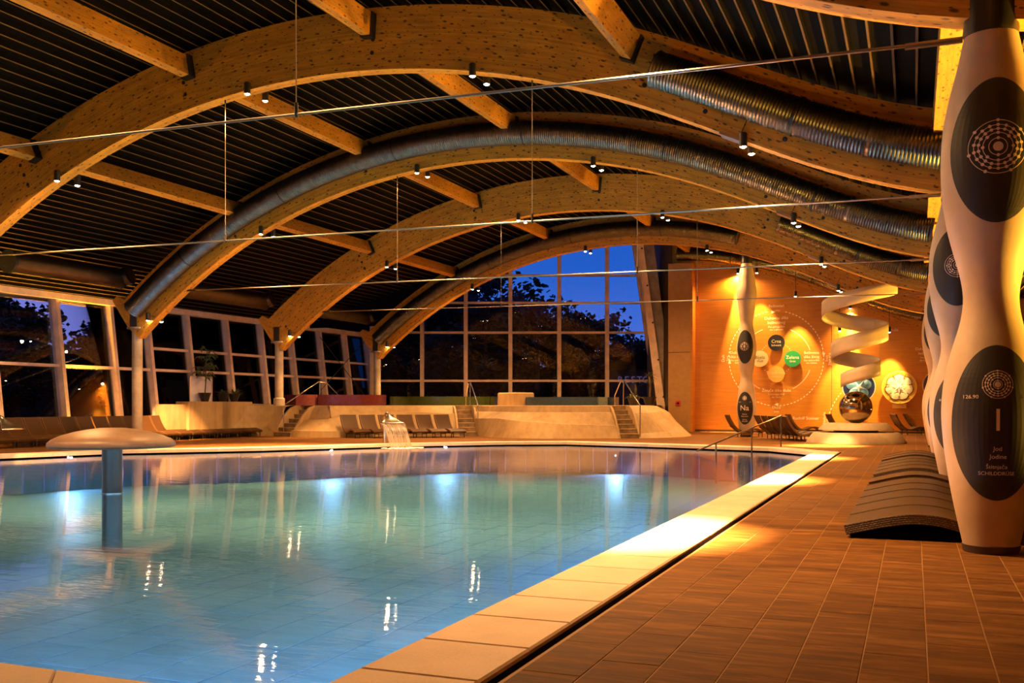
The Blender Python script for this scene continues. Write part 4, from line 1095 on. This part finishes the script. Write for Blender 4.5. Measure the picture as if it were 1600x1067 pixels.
# ================================================================== SPHERE FOUNTAIN
sx_, sy_ = -1.9, 37.05
root = empty('stone_pedestal', (sx_, sy_, 0)); tag(root, 'two tier pale round stone pedestal under the mirror ball', 'pedestal')
MB().lathe([(1.68, 0), (1.66, .08), (1.45, .36), (1.40, .38), (.001, .38)], n=56, caps=False).build('lower_tier', M['stone'], root)
MB().lathe([(.75, .38), (.75, .46)], n=40).build('neck', M['blacksteel'], root)
MB().lathe([(.9, .46), (1.27, .46), (1.26, .50), (1.06, .68), (1.02, .70), (.001, .70)], n=56, caps=False).build('upper_tier', M['stone'], root)
r = .565; prof = [(r * math.sin(t) + 1e-4, -r * math.cos(t)) for t in np.linspace(.02, PI - .0001, 32)]
ball = MB().lathe(prof, n=56, caps=False).build('mirror_ball', M['chrome'], None, (sx_, sy_, .70 + r - .01)); tag(ball, 'polished mirror steel ball on the round stone pedestal', 'ball')

# ================================================================== SPIRAL RIBBON
DS = 35.0
cxp, cyp = at_d(1341, DS)
root = empty('spiral_ribbon', (cxp, cyp, 0)); tag(root, 'hanging off white spiral ribbon sculpture above the mirror ball', 'sculpture')
kx = DS / F_PX
stn_z = [613 - 13, 566, 560, 540, 524, 500, 484, 455, 441]    # mid height of the band at each half turn (photo rows), left, right, left ...
ang0 = PI * 1.0
T = np.linspace(0, 1, 200); rowsO = []
# turn angle: starts at the left, front passes to the right, back to the left ... 2.5 turns
mid = [595, 571, 548, 515, 482, 446]; rad_ = [27, 33, 41, 44, 55, 57]
pts = []
for t in T:
    h = t * 5; a = PI + PI * h
    y = float(np.interp(h, range(6), mid)); rr = float(np.interp(h, range(6), rad_)) * kx
    z = EYE + (632 - y) * kx; wd_ = (.235 + .05 * math.sin(PI * t))
    # direction in the viewer facing frame: right and forward
    v = Rv * rr * math.cos(a) + Fv * rr * math.sin(a)
    rowsO.append([(v.x * (1 + s * .0), v.y, z + s * wd_) for s in (-1, -.33, .33, 1)])
o = MB().grid(rowsO).build('ribbon', M['ribbon'], root); so = o.modifiers.new('solid', 'SOLIDIFY'); so.thickness = .03; so.offset = 0
for h in (.9, 1.7, 2.6, 3.4, 4.3, 4.9):
    k = int(h / 5 * 199); p = rowsO[k][3]; q = rowsO[min(199, k + 80)][0]
    z1 = rowsO[min(199, k + 80)][0][2] if h < 3 else z_roof(cxp + p[0]) - .005
    MB().tube([(p[0], p[1], p[2] - .05), (p[0], p[1], z1)], .006, 5).build('cable', M['rod'], root)
# ================================================================== ORANGE WALL GRAPHICS
kw = None
def wpt(px, py, off=.006): v = on_Y(px, py, WY - off); return v
def kscale(px): v = on_Y(px, 632, WY); return (-v.x * S_ + v.y * C_) / F_PX
def wall_text(txt, px, py, hpx, mat=None, rot=0, sx_=1.0):
    """text centred at a photo position, hpx = cap height in photo pixels"""
    sc = kscale(px) * hpx / .72
    me = text_mesh(txt, sc); me.materials.clear(); me.materials.append(mat or M['wallprint'])
    o = link('lettering', me, wall, wpt(px, py)); o.rotation_euler = (PI / 2, 0, 0)
    if rot: o.rotation_euler = (Matrix.Rotation(PI / 2, 3, 'X') @ Matrix.Rotation(rot, 3, 'Z')).to_euler()
    o.scale = (sx_, 1, 1); return o
for a in (('Beživotan', 1213, 478, 4.4), ('Leblos', 1214, 485, 2.8), ('Duhovna slika', 1213, 497, 4.6), ('beživotnog', 1213, 504, 4.4), ('Das geistige Bild', 1213, 510.5, 2.8), ('des Leblosen', 1213, 515, 2.8),
          ('Beživotna', 1268, 551, 4.2), ('slika živog', 1268, 557.5, 4.2), ('Das leblose Bild', 1268, 563, 2.6), ('des Lebens', 1268, 567, 2.6),
          ('Živuća slika duše', 1213, 610, 4.6), ('Lebendiges Bild', 1213, 616, 2.8), ('der Seele', 1213, 620.5, 2.8), ('Duša', 1213, 636.5, 4.4), ('Seele', 1213, 643, 2.6),
          ('Duševna', 1151, 551, 4.2), ('slika duha', 1151, 557.5, 4.2), ('Das seelische', 1151, 563, 2.6), ('Bild', 1151, 567, 2.6), ('Rudolf Steiner', 1259, 653.5, 5.0),
          ('Duhovna slika duše', 1378, 516, 4.4), ('Seelenbild', 1379, 522, 2.8), ('Živa knjiga', 1364, 571, 4.2), ('Lebensbuch', 1364, 577, 2.6),
          ('Duhovna slika', 1448, 545, 4.2), ('beživotnog', 1448, 552, 4.0), ('Das geistige', 1447, 558.5, 2.6), ('des Leblosen', 1447, 563, 2.6)):
    wall_text(*a)
for txt, px, py, h, ro in (('Duh', 1130, 560, 4.6, PI / 2), ('Geist', 1136.5, 560, 2.8, PI / 2), ('Živući', 1292, 560, 2.8, PI / 2), ('ŽIVUĆE', 1297.5, 561, 4.2, PI / 2), ('Najbolje', 1288, 653, 4.0, PI / 2), ('Freude', 1294, 655, 2.6, PI / 2)):
    wall_text(txt, px, py, h, None, ro)
def dashed(cx, cy, rx, ry, step, frac, th, a0, a1, name='dashed_ring'):
    mb = MB(); a = a0
    while a < a1:
        q = []
        for t, s in ((a, -1), (a + step * frac, -1), (a + step * frac, 1), (a, 1)):
            r = math.radians(t); q.append(wpt(cx + (rx + s * th / 2) * math.cos(r), cy - (ry + s * th / 2) * math.sin(r), .005))
        mb.add(q, [(0, 1, 2, 3)]); a += step
    o = mb.build(name, M['wallprint'], wall); o['kind'] = 'stuff'; return o
dashed(1213, 560, 74, 74, 4.4, .55, 1.3, -86, 77); dashed(1213, 560, 74, 74, 4.4, .55, 1.3, 101, 262)
dashed(1213, 562, 55, 51, 1.7, .62, 1.3, 18, 67); dashed(1213, 562, 55, 51, 1.7, .62, 1.3, -62, -18); dashed(1213, 562, 55, 51, 1.7, .62, 1.3, 113, 160); dashed(1213, 562, 55, 51, 1.7, .62, 1.3, 200, 242)
dashed(1213, 560, 26, 25, 9, .4, .8, 0, 360)
dashed(1381, 606, 84, 100, 3.4, .5, 1.2, 100, 142); dashed(1361, 700, 75, 110, 3.4, .5, 1.2, 125, 168)
for (x, y, dx, dy) in ((1207, 487.5, 5, 0), (1214, 632, -5, 0), (1287, 553, 0, 5), (1140, 566, 0, -5)):
    n_ = (-dy, dx); MB().add([], []); mb = MB(); mb.add([wpt(x + dx, y + dy), wpt(x - dx * .4 + n_[0] * .5, y - dy * .4 + n_[1] * .5), wpt(x - dx * .4 - n_[0] * .5, y - dy * .4 - n_[1] * .5)], [(0, 1, 2)]); mb.build('arrowhead', M['wallprint'], wall)
def colour_disc(px, py, col, txt, sub, tcol, label):
    k = kscale(px); v = on_Y(px, py, WY - .22); root = empty('colour_disc', v); tag(root, label, 'wall disc', 'round colour discs on the orange wall')
    d = MB().lathe([(.0, -.045), (12.3 * k, -.045), (12.7 * k, -.03), (12.7 * k, .04), (.0, .045)], n=40, caps=False).build('disc', plain('disc_paint', col, .4, var=.03), root); d.rotation_euler = (PI / 2, 0, 0)
    MB().tube([(0, 0, 0), (0, .21, 0)], .05, 10).build('mount', M['blacksteel'], root)
    for s, dy, h in ((txt, 2.0, 5.2), (sub, -4.0, 3.2)):
        me = text_mesh(s, k * h / .72); me.materials.clear(); me.materials.append(tcol); o = link('lettering', me, root, (0, -.052, dy * k)); o.rotation_euler = (PI / 2, 0, 0)
colour_disc(1213, 535.5, (.012, .010, .010), 'Crna', 'Schwarz', M['wallprint'], 'black wall disc lettered Crna at the top of the four discs')
colour_disc(1238.5, 560.5, (.02, .30, .10), 'Zelena', 'Grün', M['wallprint'], 'green wall disc lettered Zelena right of the others')
colour_disc(1187.5, 560.5, (.78, .60, .30), 'Bijela', 'Weiß', M['inkblack'], 'cream wall disc half hidden by the Na column')
colour_disc(1213, 584.5, (.72, .32, .06), 'Breskvina', 'Pfirsich', M['walldim'], 'orange wall disc at the bottom of the four discs')

def petal_mesh(nl, R, inner, depth, sharp, folds):
    """lobed flower relief in the x-z plane facing -y"""
    n = nl * 24; rings = 7; vs = []; fs = []
    for j in range(rings):
        f = j / (rings - 1)
        for k in range(n):
            a = 2 * PI * k / n + PI / 2; lob = abs(math.cos(nl * (a - PI / 2) / 2)) ** sharp; r = R * (inner + (1 - inner) * lob)
            z = -depth * (math.sin(PI * min(1, f * .9 + .1)) * .6 + folds * (1 - abs(((nl * (a - PI / 2) / (2 * PI) + .5) % 1) - .5) * 2) * f)
            vs.append((r * f * math.cos(a), z, r * f * math.sin(a)))
    for j in range(rings - 1):
        for k in range(n): fs.append((j * n + k, j * n + (k + 1) % n, (j + 1) * n + (k + 1) % n, (j + 1) * n + k))
    mb = MB(); mb.add(vs, fs, False); return mb
def flower(px, py, rpx, back, rim, pet, nl, sharp, inner, label, folds, ink=None, star=None, slits=None):
    k = kscale(px); v = on_Y(px, py, WY - .35); root = empty('flower_disc', v); tag(root, label, 'wall disc', 'flower discs on the orange wall')
    R = rpx * k
    d = MB().lathe([(.0, -.04), (R * .95, -.04), (R * .955, .05), (.0, .06)], n=48, caps=False).build('disc', plain('flower_back', back, .4, var=.05), root); d.rotation_euler = (PI / 2, 0, 0)
    d = MB().lathe([(R * .95, -.05), (R * .95, .06), (R, .06), (R, -.05), (R * .95, -.05)], n=48, caps=False).build('rim', plain('flower_rim', rim, .4, var=.03), root); d.rotation_euler = (PI / 2, 0, 0)
    if ink:
        o = petal_mesh(nl, R * .84, inner, .0, sharp, 0).build('outline', plain('flower_outline', ink, .5), root, (0, -.068, 0))
    o = petal_mesh(nl, R * .78, inner, .05, sharp, folds).build('petals', plain('flower_petals', pet, .4, var=.10, vscale=3), root, (0, -.075, 0))
    if star:
        mb = MB()
        for i in range(nl):
            a = PI / 2 + 2 * PI * (i + .5) / nl; mb.add([(0, -.02, 0), (R * .12 * math.cos(a - .6), 0, R * .12 * math.sin(a - .6)), (R * .5 * math.cos(a), .03, R * .5 * math.sin(a)), (R * .12 * math.cos(a + .6), 0, R * .12 * math.sin(a + .6))], [(0, 1, 2), (0, 2, 3)])
        mb.build('star', plain('flower_star', star, .4), root, (0, -.15, 0))
    if slits:
        sm_ = plain('flower_slit', slits, .5)
        for i in range(nl):
            a = PI / 2 + 2 * PI * (i + .5) / nl; ca, sa = math.cos(a), math.sin(a)
            MB().bar((R * .56 * ca, 0, R * .56 * sa), (R * .84 * ca, 0, R * .84 * sa), R * .055, .01, (0, 1, 0)).build('slit', sm_, root, (0, -.115, 0))
        MB().lathe([(R * .10, -.01), (R * .10, .01), (R * .05, .014), (R * .05, -.01)], n=20).build('centre', plain('flower_centre', (.85, .7, .3), .5), root, (0, -.13, 0)).rotation_euler = (PI / 2, 0, 0)
    MB().tube([(0, .05, 0), (0, .34, 0)], .08, 12).build('mount', M['blacksteel'], root)
    return root
flower(1342, 604.5, 24.5, (.012, .022, .10), (.62, .60, .55), (.16, .42, .68), 5, .8, .66, 'dark blue wall disc with a pale blue flower behind the spiral', .8, star=(.80, .86, .88))
flower(1405, 605, 25.5, (.78, .46, .04), (.86, .66, .20), (.90, .82, .55), 7, .9, .86, 'yellow wall disc with a white seven lobed flower', .2, ink=(.16, .10, .02), slits=(.22, .13, .03), star=(.95, .92, .82))
flower(1468, 602, 24.5, (.045, .010, .035), (.55, .42, .30), (.40, .08, .30), 6, .5, .5, 'dark purple wall disc half hidden by the columns', .4, star=(.7, .5, .6))
k = kscale(1405); v = on_Y(1405, 634.5, WY - .20); pq = MB().box(-10 * k, 10 * k, -.02, .02, -3.2 * k, 3.2 * k).build('name_plaque', plain('yellow_plaque', (.80, .56, .14), .4), None, v); tag(pq, 'small yellow plaque under the yellow flower disc', 'plaque')
MB().box(-.03, .03, .02, .2, -.03, .03).build('mount', M['blacksteel'], pq)

# ================================================================== PLANTS
def leaf_blade(mb, base, dirv, L, w, droop):
    dirv = Vector(dirv).normalized(); side = dirv.cross(Vector((0, 0, 1)));
    if side.length < .05: side = Vector((1, 0, 0))
    side.normalize(); P = []
    for i in range(5):
        t = i / 4; p = Vector(base) + dirv * L * t - Vector((0, 0, 1)) * droop * L * t * t; ww = w * math.sin(PI * (.12 + .86 * t)) * .5
        P.append((p - side * ww, p + side * ww))
    b = mb.add([q for pr in P for q in pr], [(2 * i, 2 * i + 1, 2 * i + 3, 2 * i + 2) for i in range(4)])
def plant(loc, potr, poth, style, label, leafm):
    root = empty('potted_plant', loc); tag(root, label, 'plant', 'potted plants')
    MB().lathe([(potr * .55, 0), (potr * .9, poth * .8), (potr, poth), (potr * .9, poth), (potr * .85, poth * .85)], n=24).build('pot', M['pot'], root)
    lf = MB(); st = MB()
    if style == 'tree':
        top = Vector((.12, 0, poth + 1.75)); path = [Vector((0, 0, poth * .8)), Vector((.05, 0, poth + .5)), Vector((0, .05, poth + 1.1)), top]
        st.tube(path, [.03, .026, .02, .012], 8)
        for k in range(17):
            t = random.uniform(.28, 1); p = path[0].lerp(path[-1], t); a = random.uniform(0, 2 * PI); d = Vector((math.cos(a), math.sin(a), random.uniform(.0, .7))).normalized(); L = random.uniform(.25, .62) * (1.25 - .5 * t)
            q = p + d * L; st.tube([p, p.lerp(q, .5) + Vector((0, 0, .03)), q], [.01, .008, .005], 5)
            for j in range(13):
                b = p.lerp(q, random.uniform(.35, 1)); c = random.uniform(0, 2 * PI); leaf_blade(lf, b, (math.cos(c), math.sin(c), random.uniform(-.5, .5)), random.uniform(.16, .3), .07, .4)
    elif style == 'yucca':
        st.tube([(0, 0, poth * .8), (.03, 0, poth + .5), (-.02, 0, poth + .95)], [.05, .045, .05], 8)
        for hb, n in ((poth + .95, 30), (poth + .6, 12)):
            for k in range(n):
                a = random.uniform(0, 2 * PI); leaf_blade(lf, (0, 0, hb), (math.cos(a), math.sin(a), random.uniform(.0, 1.3)), random.uniform(.4, .75), .06, .35)
    else:
        for k in range(44):
            a = random.uniform(0, 2 * PI); leaf_blade(lf, (random.uniform(-.08, .08), random.uniform(-.08, .08), poth * .85), (math.cos(a), math.sin(a), random.uniform(.4, 2.2)), random.uniform(.3, .62), .075, .45)
    if st.v: st.build('stem', M['bark'], root)
    o = lf.build('foliage', leafm, root); o['kind'] = 'stuff'
plant((-27.0, 33.2, 1.475), .26, .36, 'tree', 'tall leafy potted tree on the plaster block by the windows', M['leaf'])
plant((-27.0, 34.35, 1.475), .24, .30, 'bush', 'small potted bush right of the tall potted tree', M['leaf'])
plant((-27.0, 35.1, 1.475), .26, .34, 'bush', 'rounder potted bush nearest the left steps', M['leaf'])
v = on_D(990, 632, 45.5); plant((v.x, v.y, ZT), .30, .38, 'bush', 'yellow green potted plant beside the right steps', M['leafy'])
v = on_D(1015, 632, 46.5); plant((v.x, v.y, ZT), .34, .40, 'yucca', 'potted yucca at the foot of the leaning pillar', M['leaf'])
bd = MB().box(-.02, .02, -.66, .66, 0, 1.0).build('framed_board', M['white'], None, (-27.33, 33.35, 1.475), 0); bevel(bd, .008); tag(bd, 'white framed board leaning at the window behind the potted tree', 'board')
fr = MB(); fr.box(.0, .035, -.70, -.65, -.0, 1.04).box(.0, .035, .65, .70, 0, 1.04).box(.0, .035, -.70, .70, 1.0, 1.04).build('frame', M['mullion'], bd)

# ================================================================== POOL LAMPS
pl_me = MB().lathe([(.0005, -.012), (.035, -.01), (.04, 0)], n=18, caps=False).mesh('lens', M['poolbulb'])
ring_me = MB().lathe([(.04, -.015), (.06, -.015), (.06, 0)], n=20, caps=False).mesh('bezel', M['blacksteel'])
pd = bpy.data.lights.new('pool_glow', 'SPOT'); pd.energy = POOL_W; pd.color = POOL_COL; pd.spot_size = math.radians(125); pd.spot_blend = .5; pd.shadow_soft_size = .035
pd2 = pd.copy(); pd2.energy = POOL_W * 2.0
def pool_lamp(x, y, nx, ny, label, z=-.5):
    root = empty('pool_lamp', (x, y, z)); tag(root, label, 'pool lamp', 'pool wall lamps')
    d = Vector((nx, ny, 0)).normalized(); rot = (-d).to_track_quat('Z', 'Y').to_euler()
    for me, n in ((pl_me, 'lens'), (ring_me, 'bezel')): o = link(n, me, root); o.rotation_euler = rot
    l = bpy.data.objects.new('pool_glow', pd2 if x > -3 or y < 4 else pd); C.objects.link(l); l.parent = root; l.location = d * .16; l.rotation_euler = (d + Vector((0, 0, -.6))).to_track_quat('-Z', 'Y').to_euler()
for k, y in enumerate((5.6, 9.4, 13.6, 18.4, 23.6)): pool_lamp(-2.6, y, -1, 0, f'{ORD[k]} round pool lamp from the front under the right coping')
for k, x in enumerate((-5.2, -9.0, -13.0)): pool_lamp(x, 3.77, 0, 1, f'{ORD[k]} round pool lamp from the right in the near pool wall')
pool_lamp(-17.5, 27.6, .88, -.48, 'lit pool lamp left of the pouring spout', -.12)
pool_lamp(-15.0, 30.95, .7, -.7, 'lit pool lamp right of the pouring spout', -.12)
pool_lamp(-21.75, 21.0, .95, -.25, 'lit pool lamp in the left pool wall by the mushroom', -.12)
pool_lamp(-9.5, 33.05, .28, -.96, 'pool lamp in the far wall below the right steps', -.4)
pool_lamp(-22.5, 13.5, 1, 0, 'pool lamp in the left pool wall near the spout', -.5)

# ================================================================== ADDED FILL UPLIGHTS
ud = bpy.data.lights.new('fill_beam', 'SPOT'); ud.energy = FILL_W; ud.color = FILL_COL; ud.spot_size = math.radians(116); ud.spot_blend = .85; ud.shadow_soft_size = .12  # fill lamps the hall does not have, added to light the soffits
ub = MB().lathe([(.09, 0), (.11, .10), (.11, .16), (.09, .165)], n=20).mesh('body', M['blacksteel'])
ul = MB().lathe([(.0005, .17), (.085, .168)], n=20, caps=False).mesh('lens', M['bulb'])
ud2 = ud.copy(); ud2.energy = FILL_W * .5
def uplight(x, y, lab, tilt):
    root = empty('added_uplight', (x, y, 0)); tag(root, lab, 'uplight', 'added fill uplights')
    link('body', ub, root); link('lens', ul, root)
    l = bpy.data.objects.new('fill_beam', ud if x > 0 else ud2); C.objects.link(l); l.parent = root; l.location = (0, 0, .2); l.rotation_euler = (Vector((tilt, -.30, 1))).to_track_quat('-Z', 'Y').to_euler()
for k, y in enumerate((3.4, 11.4, 19.4, 27.4, 35.4, 43.4)): uplight(5.2, y, f'{ORD[k]} added black fill uplight from the front on the right walkway', -.45)
for k, y in enumerate((3.4, 8.0, 11.4, 19.4, 23.0, 27.6)): uplight(-27.45, y, f'{ORD[k]} added black fill uplight from the front under the left windows', .45)

# ================================================================== OUTSIDE
gr = fill([[(-160, -60), (60, -60), (60, 170), (-160, 170)], [(-27.9, -4), (7, -4), (7, 50.2), (-11.5, 50.2), (-13.6, 53.6), (-27.9, 48.3)]], -.2, 'ground', M['ground']); tag(gr, 'dark ground outside the windows', 'ground', kind='structure')
def tree_mesh(seed, kind):
    R = random.Random(seed); mb = MB(); tr = MB()
    H = 1.0
    tr.tube([(0, 0, 0), (.01, .01, .35), (-.01, 0, .7), (0, 0, .95)], [.025, .02, .012, .004], 7)
    br = []
    for k in range(34):
        t = R.uniform(.22, .95); a = R.uniform(0, 2 * PI); L = (.34 if kind else .22) * math.sin(PI * min(1, (1.05 - t) * .95 + .12)) + .05
        p = Vector((0, 0, t)); q = p + Vector((math.cos(a) * L, math.sin(a) * L, L * R.uniform(.1, .6))); br.append((p, q)); tr.tube([p, q], [.006, .002], 4, False)
    for p, q in br:
        for j in range(70):
            c = p.lerp(q, R.uniform(.25, 1.08)) + Vector((R.gauss(0, .035), R.gauss(0, .035), R.gauss(0, .03))); s = R.uniform(.013, .032)
            u = Vector((R.gauss(0, 1), R.gauss(0, 1), R.gauss(0, 1))).normalized(); w = u.orthogonal().normalized()
            mb.add([c - u * s, c + w * s * .6, c + u * s, c - w * s * .6], [(0, 1, 2, 3)])
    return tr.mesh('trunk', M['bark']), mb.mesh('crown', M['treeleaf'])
TM = [tree_mesh(s, s % 2) for s in (1, 2, 3, 4)]
def tree(x, y, h, label, grp, wide=1.0):
    root = empty('garden_tree', (x, y, -.2), random.uniform(0, 6)); tag(root, label, 'tree', grp)
    a, b = random.choice(TM)
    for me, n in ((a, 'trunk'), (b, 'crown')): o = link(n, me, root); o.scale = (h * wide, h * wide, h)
R = random.Random(5)
for k in range(34):
    Y = 16 + k * 1.9 + R.uniform(-.8, .8); X = -R.uniform(37, 47)
    tree(X, Y, R.uniform(5.0, 7.3), 'dark leafy tree outside the left windows at dusk', 'trees outside the left windows', 1.25)
hl = MB(); pts = []
for px, py, h in ((590, 500, 0), (640, 470, 0), (690, 455, 0), (742, 430, 0), (775, 455, 0), (720, 445, 0), (665, 480, 0), (812, 485, 0), (840, 492, 0), (868, 500, 0), (895, 505, 0), (925, 507, 0), (955, 540, 0), (985, 530, 0), (1015, 560, 0), (615, 490, 0), (760, 470, 0), (880, 515, 0), (910, 520, 0), (968, 545, 0)):
    d = R.uniform(72, 84); v = on_D(px, py, d); tree(v.x, v.y, v.z + .2, 'dark leafy tree outside the end windows at dusk', 'trees outside the end windows', 1.15)
# hedge bank behind the trees so that the lower panes look dark
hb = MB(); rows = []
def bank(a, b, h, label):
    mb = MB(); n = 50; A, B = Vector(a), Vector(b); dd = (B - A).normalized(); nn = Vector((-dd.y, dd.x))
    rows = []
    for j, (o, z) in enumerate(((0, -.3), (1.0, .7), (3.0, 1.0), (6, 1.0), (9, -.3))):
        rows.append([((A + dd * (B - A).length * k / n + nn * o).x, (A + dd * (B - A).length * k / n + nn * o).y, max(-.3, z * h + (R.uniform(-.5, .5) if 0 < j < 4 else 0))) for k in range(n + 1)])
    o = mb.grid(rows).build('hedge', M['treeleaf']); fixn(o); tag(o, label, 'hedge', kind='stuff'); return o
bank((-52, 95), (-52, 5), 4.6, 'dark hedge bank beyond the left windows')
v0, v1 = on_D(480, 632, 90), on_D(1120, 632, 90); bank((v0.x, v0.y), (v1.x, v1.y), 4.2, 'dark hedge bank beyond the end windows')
# neighbouring building with a sign
dB = 70.0
bl = empty('neighbour_building', on_D(1010, 632, dB) * 1.0); bl.location.z = -.2; bl.rotation_euler = (0, 0, YAW); tag(bl, 'dark neighbouring building with gable roof and violet letters', 'building')
MB().box(-2.6, 5, 0, 6, 0, 4.4).build('wall', M['brown'], bl)
rf = MB(); rf.add([(-3.2, -.4, 4.2), (2, -.4, 6.0), (7.2, -.4, 4.2), (-3.2, 6.4, 4.2), (2, 6.4, 6.0), (7.2, 6.4, 4.2), (-3.2, -.4, 4.0), (7.2, -.4, 4.0), (-3.2, 6.4, 4.0), (7.2, 6.4, 4.0)], [(0, 1, 4, 3), (1, 2, 5, 4), (0, 6, 7, 2, 1), (3, 4, 5, 9, 8), (6, 8, 9, 7)]); rf.build('roof', M['deckmetal'], bl)
for k, ch in enumerate('RESTO'):
    me = text_mesh(ch, .66, 'sign_letter', extrude=.02); me.materials.clear(); me.materials.append(M['sign'])
    o = link('sign_letter', me, bl, ((969 + k * 10 - 1010) * dB / F_PX, -.1, 3.27)); o.rotation_euler = (PI / 2, 0, 0)
